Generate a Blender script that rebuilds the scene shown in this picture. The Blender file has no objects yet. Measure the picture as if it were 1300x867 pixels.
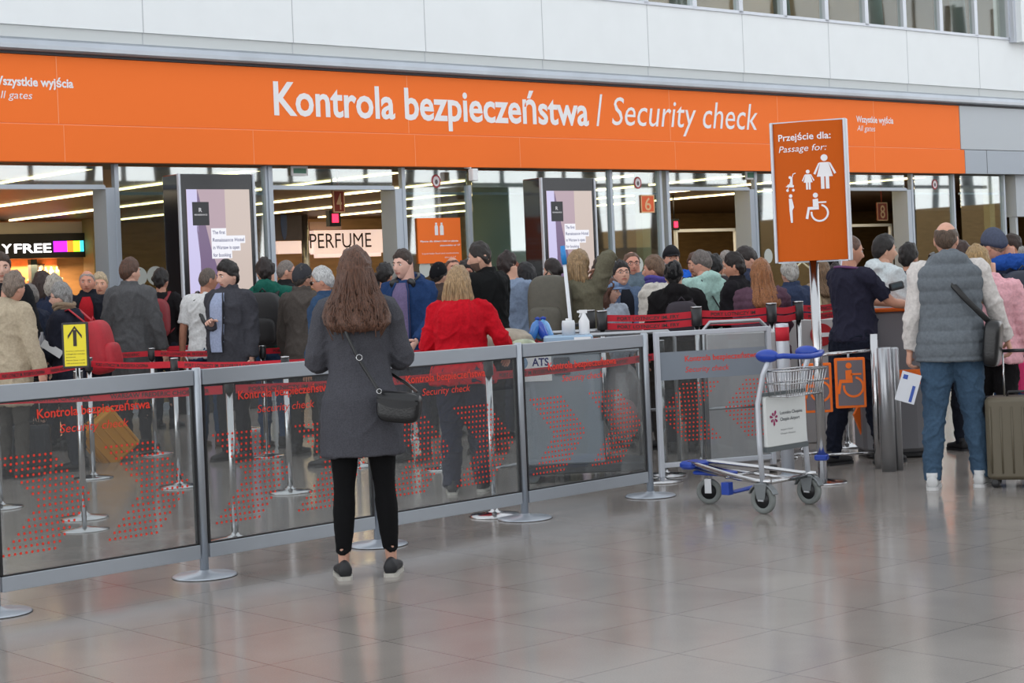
import bpy, math, random
import numpy as np
from mathutils import Vector, Matrix, noise
random.seed(7)
SC=bpy.context.scene; COL=SC.collection
# ---------------------------------------------------------------- camera
FPX=2250.0; ROLL=math.radians(2.46); EYE=1.5; HY=358.0
cr,sr=math.cos(ROLL),math.sin(ROLL)
RC=Vector((cr,0,-sr)); UC=Vector((sr,0,cr)); FW=Vector((0,1,0)); CAM=Vector((0,0,EYE))
def ray(x,y): return FW+RC*((x-650)/FPX)-UC*((y-HY)/FPX)
def at(x,y,Y): return CAM+ray(x,y)*Y
def gp(x,y):
    d=ray(x,y); return CAM-d*(EYE/d.z)
cd=bpy.data.cameras.new('camera'); cam=bpy.data.objects.new('camera',cd); COL.objects.link(cam)
cd.sensor_width=36; cd.lens=FPX/1300*36; cd.shift_y=-(433.5-HY)/1300; cd.clip_end=300
m=Matrix.Identity(4)
for i in range(3): m[i][0]=RC[i]; m[i][1]=UC[i]; m[i][2]=-FW[i]; m[i][3]=CAM[i]
cam.matrix_world=m; SC.camera=cam
# facade frame: s along the facade to the right, d behind it, z up
FA=math.radians(49.2); fu=Vector((math.sin(FA),math.cos(FA),0)); fn=Vector((math.cos(FA),-math.sin(FA),0))
FO=at(0,205,21.8); FO.z=0
MF=Matrix.Identity(4)
for i in range(3): MF[i][0]=fu[i]; MF[i][1]=-fn[i]; MF[i][2]=(0,0,1)[i]; MF[i][3]=FO[i]
def fp(x,y,D=0):           # pixel -> (s,z) on the facade plane shifted D towards the hall
    d=ray(x,y); t=((FO-CAM).dot(fn)+D)/d.dot(fn); P=CAM+d*t
    return (P-FO).dot(fu),P.z
def fs(x,y=280,D=0): return fp(x,y,D)[0]
# ---------------------------------------------------------------- materials
MATS={}
def mat(name,color=(.8,.8,.8),rough=.5,metal=0,emit=None,es=1,noise_amt=0,nscale=20,bump=0,bscale=80,spec=.5,coat=0,stretch=None):
    if name in MATS: return MATS[name]
    m=bpy.data.materials.new(name); m.use_nodes=True; nt=m.node_tree; b=nt.nodes['Principled BSDF']
    b.inputs['Base Color'].default_value=(*color,1); b.inputs['Roughness'].default_value=rough
    b.inputs['Metallic'].default_value=metal; b.inputs['Specular IOR Level'].default_value=spec
    if coat: b.inputs['Coat Weight'].default_value=coat
    if emit: b.inputs['Emission Color'].default_value=(*emit,1); b.inputs['Emission Strength'].default_value=es
    if noise_amt or bump:
        tc=nt.nodes.new('ShaderNodeTexCoord'); mp=nt.nodes.new('ShaderNodeMapping'); nt.links.new(tc.outputs['Object'],mp.inputs[0])
        if stretch: mp.inputs['Scale'].default_value=stretch
    if noise_amt:
        n=nt.nodes.new('ShaderNodeTexNoise'); n.inputs['Scale'].default_value=nscale; n.inputs['Detail'].default_value=4
        r=nt.nodes.new('ShaderNodeMapRange'); r.inputs['From Min'].default_value=.3; r.inputs['From Max'].default_value=.7
        r.inputs['To Min'].default_value=1-noise_amt; r.inputs['To Max'].default_value=1+noise_amt
        mx=nt.nodes.new('ShaderNodeVectorMath'); mx.operation='SCALE'; mx.inputs[0].default_value=color
        nt.links.new(mp.outputs[0],n.inputs['Vector']); nt.links.new(n.outputs[0],r.inputs[0]); nt.links.new(r.outputs[0],mx.inputs['Scale'])
        nt.links.new(mx.outputs[0],b.inputs['Base Color'])
    if bump:
        n=nt.nodes.new('ShaderNodeTexNoise'); n.inputs['Scale'].default_value=bscale
        bp=nt.nodes.new('ShaderNodeBump'); bp.inputs['Strength'].default_value=bump; bp.inputs['Distance'].default_value=.01
        nt.links.new(mp.outputs[0],n.inputs['Vector']); nt.links.new(n.outputs[0],bp.inputs['Height']); nt.links.new(bp.outputs[0],b.inputs['Normal'])
    MATS[name]=m; return m
def srgb(r,g,b):
    return tuple(((c/255)/12.92 if c<=10 else ((c/255+.055)/1.055)**2.4) for c in (r,g,b))
def cloth(r,g,b,na=.12):
    return mat('cloth_%d_%d_%d'%(r,g,b),srgb(r,g,b),.9,noise_amt=na,nscale=60,bump=.25,bscale=300,spec=.2)
def glassmat(name,tint,refl,rough=.02,haze=0,hazec=(.6,.6,.6)):
    m=bpy.data.materials.new(name); m.use_nodes=True; nt=m.node_tree; nt.nodes.clear()
    o=nt.nodes.new('ShaderNodeOutputMaterial'); t=nt.nodes.new('ShaderNodeBsdfTransparent'); g=nt.nodes.new('ShaderNodeBsdfGlossy')
    t.inputs[0].default_value=(*tint,1); g.inputs['Roughness'].default_value=rough
    f=nt.nodes.new('ShaderNodeLayerWeight'); f.inputs[0].default_value=.5
    q=nt.nodes.new('ShaderNodeMath'); q.operation='POWER'; q.inputs[1].default_value=5; nt.links.new(f.outputs['Facing'],q.inputs[0])
    a=nt.nodes.new('ShaderNodeMath'); a.operation='MULTIPLY_ADD'; a.use_clamp=True; a.inputs[1].default_value=1-refl-.04; a.inputs[2].default_value=refl+.04
    nt.links.new(q.outputs[0],a.inputs[0]); mx=nt.nodes.new('ShaderNodeMixShader')
    nt.links.new(a.outputs[0],mx.inputs[0]); nt.links.new(t.outputs[0],mx.inputs[1]); nt.links.new(g.outputs[0],mx.inputs[2])
    last=mx
    if haze:
        dd=nt.nodes.new('ShaderNodeBsdfDiffuse'); dd.inputs[0].default_value=(*hazec,1)
        m2=nt.nodes.new('ShaderNodeMixShader'); m2.inputs[0].default_value=haze
        nt.links.new(mx.outputs[0],m2.inputs[1]); nt.links.new(dd.outputs[0],m2.inputs[2]); last=m2
    nt.links.new(last.outputs[0],o.inputs[0]); MATS[name]=m; return m
G_DOOR=glassmat('facade_glass',(.80,.88,.86),.24)
G_GAL=glassmat('gallery_glass',(.85,.9,.88),.03)
G_FENCE=glassmat('barrier_glass',(.86,.88,.88),.0,haze=.05,hazec=(.5,.5,.5))
G_BAG=glassmat('clear_plastic',(.9,.9,.9),.06,.25,haze=.25,hazec=(.6,.58,.58))
ALU=mat('brushed_aluminium',srgb(170,176,184),.35,.55,bump=.05,bscale=40,stretch=(1,1,30))
ALUW=mat('light_aluminium',srgb(196,200,208),.4,.3)
CHROME=mat('polished_chrome',(.50,.50,.51),.16,1)
STEEL=mat('satin_steel',(.40,.41,.43),.32,.9)
BLACK=mat('black_plastic',(.015,.015,.017),.4)
RUB=mat('grey_rubber',srgb(120,124,122),.8)
WHITE=mat('white_paint',(.8,.81,.82),.5)
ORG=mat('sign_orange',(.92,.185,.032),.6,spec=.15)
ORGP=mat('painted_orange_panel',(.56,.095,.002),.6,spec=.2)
PRW=mat('white_print',(.82,.80,.82),.6)
PRR=mat('red_print',srgb(226,52,30),.6)
RED=mat('belt_red',srgb(190,22,42),.7,bump=.1,bscale=200)
BKP=mat('black_print',(.03,.02,.02),.6)
BLUE=mat('trolley_blue',srgb(24,62,160),.35)
SHOEB=mat('black_shoe',(.015,.015,.018),.6); SHOEW=mat('white_shoe',srgb(205,205,205),.6); SOLE=mat('pale_sole',srgb(180,176,168),.7)
SHOEBR=mat('brown_shoe',srgb(70,50,38),.6)
# ---------------------------------------------------------------- mesh builder
class MB:
    def __init__(s): s.v=[]; s.f=[]; s.m=[]; s.sm=[]
    def add(s,vs,fs_,mi=0,smooth=False):
        o=len(s.v); s.v.extend([tuple(v) for v in vs]); 
        for f in fs_: s.f.append(tuple(i+o for i in f)); s.m.append(mi); s.sm.append(smooth)
        return s
    def box(s,x0,x1,y0,y1,z0,z1,mi=0,M=None):
        vs=[Vector((x,y,z)) for x in (x0,x1) for y in (y0,y1) for z in (z0,z1)]
        if M is not None: vs=[M@v for v in vs]
        return s.add(vs,[(0,1,3,2),(4,6,7,5),(0,4,5,1),(2,3,7,6),(0,2,6,4),(1,5,7,3)],mi)
    def rbox(s,x0,x1,y0,y1,z0,z1,r=.02,mi=0,n=3,M=None,axis='z'):   # rounded in plan of the axis
        hx,hy=(x1-x0)/2,(y1-y0)/2; cx,cy=(x0+x1)/2,(y0+y1)/2
        if axis=='y': hy=(z1-z0)/2; cy=(z0+z1)/2
        if axis=='x': hx=(y1-y0)/2; cx=(y0+y1)/2; hy=(z1-z0)/2; cy=(z0+z1)/2
        r=min(r,hx*.99,hy*.99); P=[]
        for q,(sx,sy) in enumerate(((1,1),(-1,1),(-1,-1),(1,-1))):
            for k in range(n+1):
                a=math.pi/2*(q+k/n); P.append((cx+sx*(hx-r)+r*math.cos(a),cy+sy*(hy-r)+r*math.sin(a)))
        N=len(P); lo,hi={'z':(z0,z1),'y':(y0,y1),'x':(x0,x1)}[axis]
        def mk(p,t): return Vector({'z':(p[0],p[1],t),'y':(p[0],t,p[1]),'x':(t,p[0],p[1])}[axis])
        e=min(r*.4,(hi-lo)*.3)
        c=Vector(((cx),(cy),0)); rings=[]
        for t,k in ((lo,e),(lo+e,0),(hi-e,0),(hi,e)):
            R=[]
            for p in P:
                q=(cx+(p[0]-cx)*(1-k/max(hx,1e-6)),cy+(p[1]-cy)*(1-k/max(hy,1e-6))); R.append(mk(q,t))
            rings.append(R)
        vs=[v for R in rings for v in R]
        if M is not None: vs=[M@v for v in vs]
        F=[(a*N+i,a*N+(i+1)%N,(a+1)*N+(i+1)%N,(a+1)*N+i) for a in range(3) for i in range(N)]
        F+= [tuple(range(N))[::-1], tuple(3*N+i for i in range(N))]
        return s.add(vs,F,mi)
    def tube(s,path,r,seg=12,mi=0,M=None,flat=1,closed=False,ref=None):
        P=[Vector(p) for p in path]; n=len(P); R=r if isinstance(r,(list,tuple)) else [r]*n
        ref=Vector(ref) if ref else None; prev=None; vs=[]
        for i in range(n):
            if closed: t=(P[(i+1)%n]-P[i-1]).normalized()
            else: t=(P[min(i+1,n-1)]-P[max(i-1,0)]).normalized()
            if prev is None:
                a=ref or (Vector((0,0,1)) if abs(t.z)<.9 else Vector((0,1,0)))
            else: a=prev
            a=(a-t*a.dot(t)).normalized(); b=t.cross(a); prev=a
            ri=R[i]; ra,rb=(ri if isinstance(ri,tuple) else (ri*flat,ri))
            for k in range(seg):
                w=2*math.pi*k/seg; vs.append(P[i]+a*(ra*math.cos(w))+b*(rb*math.sin(w)))
        if M is not None: vs=[M@v for v in vs]
        F=[(i*seg+k,i*seg+(k+1)%seg,(i+1)*seg+(k+1)%seg,(i+1)*seg+k) for i in range(n-1) for k in range(seg)]
        if closed: F+=[((n-1)*seg+k,(n-1)*seg+(k+1)%seg,(k+1)%seg,k) for k in range(seg)]
        else: F+=[tuple(range(seg))[::-1],tuple((n-1)*seg+k for k in range(seg))]
        return s.add(vs,F,mi,True)
    def lathe(s,prof,c=(0,0,0),seg=32,mi=0,M=None,smooth=True,ring=False):   # prof [(r,z)]
        c=Vector(c); vs=[c+Vector((r*math.cos(2*math.pi*k/seg),r*math.sin(2*math.pi*k/seg),z)) for r,z in prof for k in range(seg)]
        if M is not None: vs=[M@v for v in vs]
        n=len(prof); F=[(i*seg+k,i*seg+(k+1)%seg,(i+1)*seg+(k+1)%seg,(i+1)*seg+k) for i in range(n-1) for k in range(seg)]
        if ring: F+=[((n-1)*seg+k,(n-1)*seg+(k+1)%seg,(k+1)%seg,k) for k in range(seg)]
        else: F+=[tuple(range(seg))[::-1],tuple((n-1)*seg+k for k in range(seg))]
        return s.add(vs,F,mi,smooth)
    def ell(s,c,r,mi=0,seg=16,ring=10,M=None,fn=None):
        vs=[];c=Vector(c)
        for i in range(ring+1):
            th=math.pi*i/ring
            for k in range(seg):
                ph=2*math.pi*k/seg; d=Vector((math.sin(th)*math.cos(ph),math.sin(th)*math.sin(ph),math.cos(th)))
                p=Vector((d.x*r[0],d.y*r[1],d.z*r[2]))
                if fn: p=fn(d,p)
                p=c+p
                vs.append(M@p if M is not None else p)
        F=[(i*seg+k,(i+1)*seg+k,(i+1)*seg+(k+1)%seg,i*seg+(k+1)%seg) for i in range(ring) for k in range(seg)]
        return s.add(vs,F,mi,True)
    def loft(s,secs,seg=24,mi=0,M=None,pw=2.0):   # secs (cx,cy,cz,rx,ry)
        vs=[]
        for cx,cy,cz,rx,ry in secs:
            for k in range(seg):
                w=2*math.pi*k/seg; c_,s_=math.cos(w),math.sin(w); e=2/pw
                v=Vector((cx+rx*math.copysign(abs(c_)**e,c_),cy+ry*math.copysign(abs(s_)**e,s_),cz))
                vs.append(M@v if M is not None else v)
        n=len(secs); F=[(i*seg+k,i*seg+(k+1)%seg,(i+1)*seg+(k+1)%seg,(i+1)*seg+k) for i in range(n-1) for k in range(seg)]
        F+=[tuple(range(seg))[::-1],tuple((n-1)*seg+k for k in range(seg))]
        return s.add(vs,F,mi,True)
    def prism(s,poly,y0,y1,mi=0,M=None,smooth=False):   # poly in x,z
        n=len(poly); vs=[Vector((x,y,z)) for y in (y0,y1) for x,z in poly]
        if M is not None: vs=[M@v for v in vs]
        F=[(i,(i+1)%n,n+(i+1)%n,n+i) for i in range(n)]+[tuple(range(n))[::-1],tuple(range(n,2*n))]
        return s.add(vs,F,mi,smooth)
    def disc(s,x,z,rx,rz,y0,y1,mi=0,seg=16,M=None):
        return s.prism([(x+rx*math.cos(2*math.pi*k/seg),z+rz*math.sin(2*math.pi*k/seg)) for k in range(seg)],y0,y1,mi,M)
    def build(s,name,mats,parent=None,M=None,bevel=0,fixn=True):
        me=bpy.data.meshes.new(name); me.from_pydata(s.v,[],s.f)
        for mm in (mats if isinstance(mats,(list,tuple)) else [mats]): me.materials.append(mm)
        me.polygons.foreach_set('material_index',s.m); me.polygons.foreach_set('use_smooth',s.sm); me.update()
        if fixn:
            import bmesh
            b=bmesh.new(); b.from_mesh(me); bmesh.ops.recalc_face_normals(b,faces=b.faces); b.to_mesh(me); b.free()
        o=bpy.data.objects.new(name,me); COL.objects.link(o)
        if parent: o.parent=parent
        if M is not None: o.matrix_local=M
        if bevel:
            bv=o.modifiers.new('bevel','BEVEL'); bv.width=bevel; bv.segments=2; bv.limit_method='ANGLE'
        return o
def tag(o,label,cat,group=None):
    o['label']=label; o['category']=cat
    if group: o['group']=group
    return o
def struct(o,label=None):
    o['kind']='structure'
    if label: o['label']=label
    return o
def root(name,label,cat,M=None,group=None):
    o=bpy.data.objects.new(name,None); COL.objects.link(o); o.empty_display_size=.1
    if M is not None: o.matrix_world=M
    return tag(o,label,cat,group)
def TR(x,y,z,rz=0): return Matrix.Translation((x,y,z))@Matrix.Rotation(rz,4,'Z')
def copy_tree(o,parent=None):
    c=o.copy(); COL.objects.link(c)
    if parent is not None:
        c.parent=parent; c.matrix_parent_inverse=o.matrix_parent_inverse.copy()
    for ch in list(o.children): copy_tree(ch,c)
    return c
# ---------------------------------------------------------------- lettering
TXT={}
def text_arr(s,bold=0,shear=0):
    k=(s,bold,shear)
    if k in TXT: return TXT[k]
    cu=bpy.data.curves.new('t','FONT'); cu.body=s; cu.size=1; cu.offset=bold; cu.shear=shear; cu.resolution_u=3
    o=bpy.data.objects.new('t',cu); COL.objects.link(o)
    dg=bpy.context.evaluated_depsgraph_get(); me=bpy.data.meshes.new_from_object(o.evaluated_get(dg))
    v=[tuple(x.co) for x in me.vertices]; f=[tuple(p.vertices) for p in me.polygons]
    bpy.data.objects.remove(o); bpy.data.curves.remove(cu); bpy.data.meshes.remove(me)
    TXT[k]=(v,f); return TXT[k]
def text_into(mb,s,x,z,w,h,y=-.002,mi=0,bold=0,shear=0,fn=None,align='l',keep=False,caps='K'):
    """lettering with cap height h, baseline z, fitted to width w; lies in the x-z plane facing -y"""
    v,f=text_arr(s,bold,shear); 
    x0=min(p[0] for p in v); x1=max(p[0] for p in v); kz=h/.69; kx=w/(x1-x0) if w else kz
    vs=[]
    for p in v:
        q=Vector((x+(p[0]-x0)*kx,y,z+p[1]*kz))
        vs.append(fn(q) if fn else q)
    mb.add(vs,f,mi); return mb
# ================================================================= people
def arr(me):
    n=len(me.vertices); v=np.empty(n*3,np.float32); me.vertices.foreach_get('co',v); v=v.reshape(-1,3)
    nn=np.empty(n*3,np.float32); me.vertices.foreach_get('normal',nn)
    return v,nn.reshape(-1,3),[tuple(p.vertices) for p in me.polygons]
def remesh(mb,vox,smooth=2):
    me=bpy.data.meshes.new('tmp'); me.from_pydata(mb.v,[],mb.f); me.update()
    import bmesh
    b=bmesh.new(); b.from_mesh(me); bmesh.ops.recalc_face_normals(b,faces=b.faces); b.to_mesh(me); b.free()
    o=bpy.data.objects.new('tmp',me); COL.objects.link(o)
    r=o.modifiers.new('r','REMESH'); r.mode='VOXEL'; r.voxel_size=vox
    if smooth:
        s=o.modifiers.new('s','SMOOTH'); s.factor=.5; s.iterations=smooth
    dg=bpy.context.evaluated_depsgraph_get(); m2=bpy.data.meshes.new_from_object(o.evaluated_get(dg))
    a=arr(m2); bpy.data.objects.remove(o); bpy.data.meshes.remove(me); bpy.data.meshes.remove(m2)
    return a
def folds(v,n,amp,sc=(7,7,4),seed=0,fine=.3):
    out=v.copy()
    for i in range(len(v)):
        x_,y_,z_=float(v[i][0]),float(v[i][1]),float(v[i][2])
        p=Vector((x_*sc[0]+seed*3.1+z_*2.2*math.copysign(1,x_),y_*sc[1],z_*sc[2]))
        a=noise.noise(p); q=noise.noise(p*2.3+Vector((0,0,5)))
        r_=(1-min(1,abs(a)*4.5))**1.5; r2=(1-min(1,abs(q)*4.5))**1.5
        out[i]=v[i]+n[i]*(amp*(r_*.95+r2*.45+.5*a-.45))
    return out
def mk(name,v,f,mats,parent=None,mi=None,smooth=True):
    me=bpy.data.meshes.new(name); me.from_pydata([tuple(map(float,x)) for x in v],[],f)
    for m_ in (mats if isinstance(mats,(list,tuple)) else [mats]): me.materials.append(m_)
    me.polygons.foreach_set('use_smooth',[smooth]*len(me.polygons))
    if mi is not None: me.polygons.foreach_set('material_index',mi)
    me.update(); o=bpy.data.objects.new(name,me); COL.objects.link(o)
    if parent: o.parent=parent
    return o
def ik(S,W,l1,l2,hint):
    S,W=Vector(S),Vector(W); d=W-S; L=d.length
    if L>(l1+l2)*.995: W=S+d*((l1+l2)*.995/L); d=W-S; L=d.length
    a=(l1*l1-l2*l2+L*L)/(2*L); h=math.sqrt(max(l1*l1-a*a,0)); e=d/L
    hh=Vector(hint); hh=(hh-e*hh.dot(e)).normalized()
    return S+e*a+hh*h,W
def bez(P,n=5):
    out=[]
    for i in range(len(P)-1):
        a=P[max(i-1,0)];b=P[i];c=P[i+1];d=P[min(i+2,len(P)-1)]
        for k in range(n):
            t=k/n; out.append([.5*((2*b[j])+(-a[j]+c[j])*t+(2*a[j]-5*b[j]+4*c[j]-d[j])*t*t+(-a[j]+3*b[j]-3*c[j]+d[j])*t**3) for j in range(len(b))])
    out.append(list(P[-1])); return out
def limb(mb,P,R,n=4,seg=14,mi=0):
    Q=bez([list(p)+[r] for p,r in zip(P,R)],n); mb.tube([q[:3] for q in Q],[q[3] for q in Q],seg,mi)
ZT=[.50,.86,.95,1.05,1.15,1.25,1.35,1.41,1.45,1.48,1.51]
TM=dict(rx=[.175,.165,.163,.150,.146,.154,.164,.150,.115,.074,.058],ry=[.115,.115,.118,.108,.106,.114,.118,.108,.092,.072,.060],cy=[0,-.005,-.01,0,.005,.005,0,-.008,-.012,-.012,-.010])
TFm=dict(rx=[.185,.180,.172,.138,.130,.142,.146,.132,.100,.064,.050],ry=[.125,.122,.120,.098,.092,.112,.118,.100,.082,.062,.052],cy=[0,-.01,-.012,0,.004,.010,.006,-.006,-.012,-.012,-.010])
def torso_secs(T,z0,z1,dx=0,g=1.0,belly=0,step=.03,flare=0,rxadd=0):
    secs=[];n=max(3,int((z1-z0)/step))
    for i in range(n+1):
        z=z0+(z1-z0)*i/n
        rx=np.interp(z,ZT,T['rx'])*g+dx+rxadd; ry=np.interp(z,ZT,T['ry'])*(g*.5+.5*g*g)+dx; cy=np.interp(z,ZT,T['cy'])
        b=belly*math.exp(-((z-1.05)/.13)**2); ry+=b/2; cy+=b/2
        if flare and z<.98: rx+=flare*(.98-z); ry+=flare*.8*(.98-z)
        secs.append((0,cy,z,rx,ry))
    a=secs[0]; secs.insert(0,(a[0],a[1],a[2]-.004,a[3]*.93,a[4]*.93)); 
    return secs
def gauss(x,s): return math.exp(-(x/s)**2)
def head_fn(d,p):
    x,y,z=p.x,p.y,p.z
    if z<0:
        k=min(-z/.115,1); x*=1-.30*k**1.6
        if y<0: y*=1-.30*k
        else: y*=1+.05*k
    if y>0: y*=.96; x*=1-.05*(y/.095)
    if y<0: y*=1.04
    if y>0:
        f=y/.09
        y+=.024*gauss(x,.011)*(gauss(z+.030,.016)+.55*gauss(z+.010,.018)+.15*gauss(z-.008,.02))*f
        y+=.006*gauss(abs(x)-.010,.007)*gauss(z+.036,.008)
        y-=.010*gauss(abs(x)-.031,.014)*gauss(z-.006,.013)
        y+=.005*gauss(abs(x)-.028,.022)*gauss(z-.030,.010)
        y+=.006*gauss(x,.022)*gauss(z+.062,.010)-.003*gauss(x,.02)*gauss(z+.0625,.0025)
        y-=.004*gauss(x,.02)*gauss(z+.078,.007)
        y+=.009*gauss(x,.022)*gauss(z+.098,.014)
        y+=.004*gauss(abs(x)-.045,.015)*gauss(z+.018,.016)
    return Vector((x,y,z))
def hair_mesh(mb,style,top=.02,t=.014,seed=0,M=None,bald=0,front=.060,side=.0,nape=-.07,rough=.004,full=0):
    az=[0,35,60,80,95,115,140,180]; zb=[front,front-.004,.035,side-.0,-.002,-.02,nape*.75,nape]
    if style=='long': zb=[front,front-.006,.02,-.05,-.10,-.11,-.11,-.11]
    if style=='beanie': zb=[.045,.045,.035,.02,.01,0,-.02,-.035]
    r=(.074,.094,.115)
    def fn(d,p):
        q=head_fn(Vector((d.x,d.y,d.z)),Vector((d.x*r[0],d.y*r[1],d.z*r[2])))
        a=abs(math.degrees(math.atan2(d.x,d.y))); b=np.interp(a,az,zb)
        m=(q.z-b)/.012
        if bald:
            rr=math.hypot(q.x/.07,(q.y+.01)/.085) if bald==1 else math.hypot(q.x/.055,(q.y+.02)/.07)
            if q.z>.0: m=min(m,(rr*rr-.62)*8)
        k=1/(1+math.exp(-2*m)); th=t+max(0,q.z/.115)**1.5*top+full*max(0,1-abs(q.z)/.12)
        nz=noise.noise(Vector((q.x*40+seed*5,q.y*25,q.z*25)))*rough*2+noise.noise(Vector((q.x*110+seed*5,q.y*60,q.z*40)))*rough
        L=q.length or 1; return q+q/L*((th+nz)*k-.014*(1-k))
    mb.ell((0,0,0),r,0,48,36,M,fn)
def hand(mb,W,d,n,side,curl=.35,mi=0,s=1.0,spread=.12):
    W=Vector(W); d=Vector(d).normalized(); n=Vector(n); n=(n-d*n.dot(d)).normalized(); b=d.cross(n)*side   # b towards the thumb
    K=[(0,.026,.020),(.02,.028,.018),(.05,.038,.017),(.075,.040,.015),(.088,.036,.012)]
    mb.tube([W+d*(a*s) for a,_,_ in K],[(w*s,h*s) for _,w,h in K],12,mi,ref=b)
    ln=[.070,.080,.075,.058]; off=[.028,.0095,-.0095,-.028]
    for k in range(4):
        p=W+d*(.080*s)+b*(off[k]*s); dd=(d+b*(spread*(1.5-k)*.35)).normalized(); P=[p]; R=[.0095*s]
        for j in range(3):
            ang=curl*(1+.25*k)*(.6+.4*j)
            dd=(dd*math.cos(ang)+n*math.sin(ang)).normalized(); p=p+dd*(ln[k]*s*(.42,.32,.26)[j]); P.append(p); R.append((.0088-.0008*j)*s)
        mb.tube(P,R,8,mi)
    p=W+d*(.018*s)+b*(.024*s); dd=(d*.6+b*.75+n*.25).normalized(); P=[p]; R=[.013*s]
    for j in range(3):
        p=p+dd*(.028*s); P.append(p); R.append((.0115-.001*j)*s); dd=(dd+d*.35+n*(.2+.4*curl)-b*.2).normalized()
    mb.tube(P,R,8,mi)
def shoe(name,foot,ank,ydir,mt,parent,style,S,rz):
    mb=MB(); M=Matrix.Translation((foot[0],foot[1],foot[2]))@Matrix.Rotation(rz,4,'Z')
    secs=[(-.075,.028,.02,.075),(-.065,.036,.0,.085),(-.03,.038,.0,.09),(.02,.037,.0,.085),(.07,.042,.0,.062),(.12,.047,.0,.052),(.165,.040,.0,.045),(.19,.022,.004,.032)]
    vs=[];seg=16
    for y,w,z0,z1 in secs:
        for k in range(seg):
            a=2*math.pi*k/seg; c_,s_=math.cos(a),math.sin(a)
            zc=(z0+z1)/2; x=w*math.copysign(abs(c_)**.8,c_); z=zc+(z1-z0)/2*math.copysign(abs(s_)**.8,s_)
            if s_>0: x*=1-.45*s_*max(0,1-(y+.03)/.12 if y>-.03 else 1)
            vs.append(M@Vector((x,y,z+.012)))
    F=[(i*seg+k,i*seg+(k+1)%seg,(i+1)*seg+(k+1)%seg,(i+1)*seg+k) for i in range(len(secs)-1) for k in range(seg)]
    F+=[tuple(range(seg))[::-1],tuple((len(secs)-1)*seg+k for k in range(seg))]
    mb.add(vs,F,0,True)
    if ank: mb.tube([M@Vector((0,-.035,.06)),M@Vector((0,-.035,.11))],[.040,.038],14,0)
    # sole slab following the outline
    out=[]; ol=[(-.082,.022),(-.07,.036),(-.03,.041),(.03,.040),(.08,.045),(.125,.050),(.165,.044),(.195,.024)]
    pts=[(w,y) for y,w in ol]+[(-w,y) for y,w in reversed(ol)]
    vs=[M@Vector((x,y,z)) for z in (0,.020) for x,y in pts]; n=len(pts)
    mb.add(vs,[(i,(i+1)%n,n+(i+1)%n,n+i) for i in range(n)]+[tuple(range(n))[::-1],tuple(range(n,2*n))],1,False)
    if style=='sneaker':   # laces and side stripe
        for j in range(4): mb.tube([M@Vector((-.018,.03+.018*j,.092-.008*j)),M@Vector((.018,.03+.018*j,.092-.008*j))],.003,6,1)
    return mb.build(name,mt,parent)
PN=[0]
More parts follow.
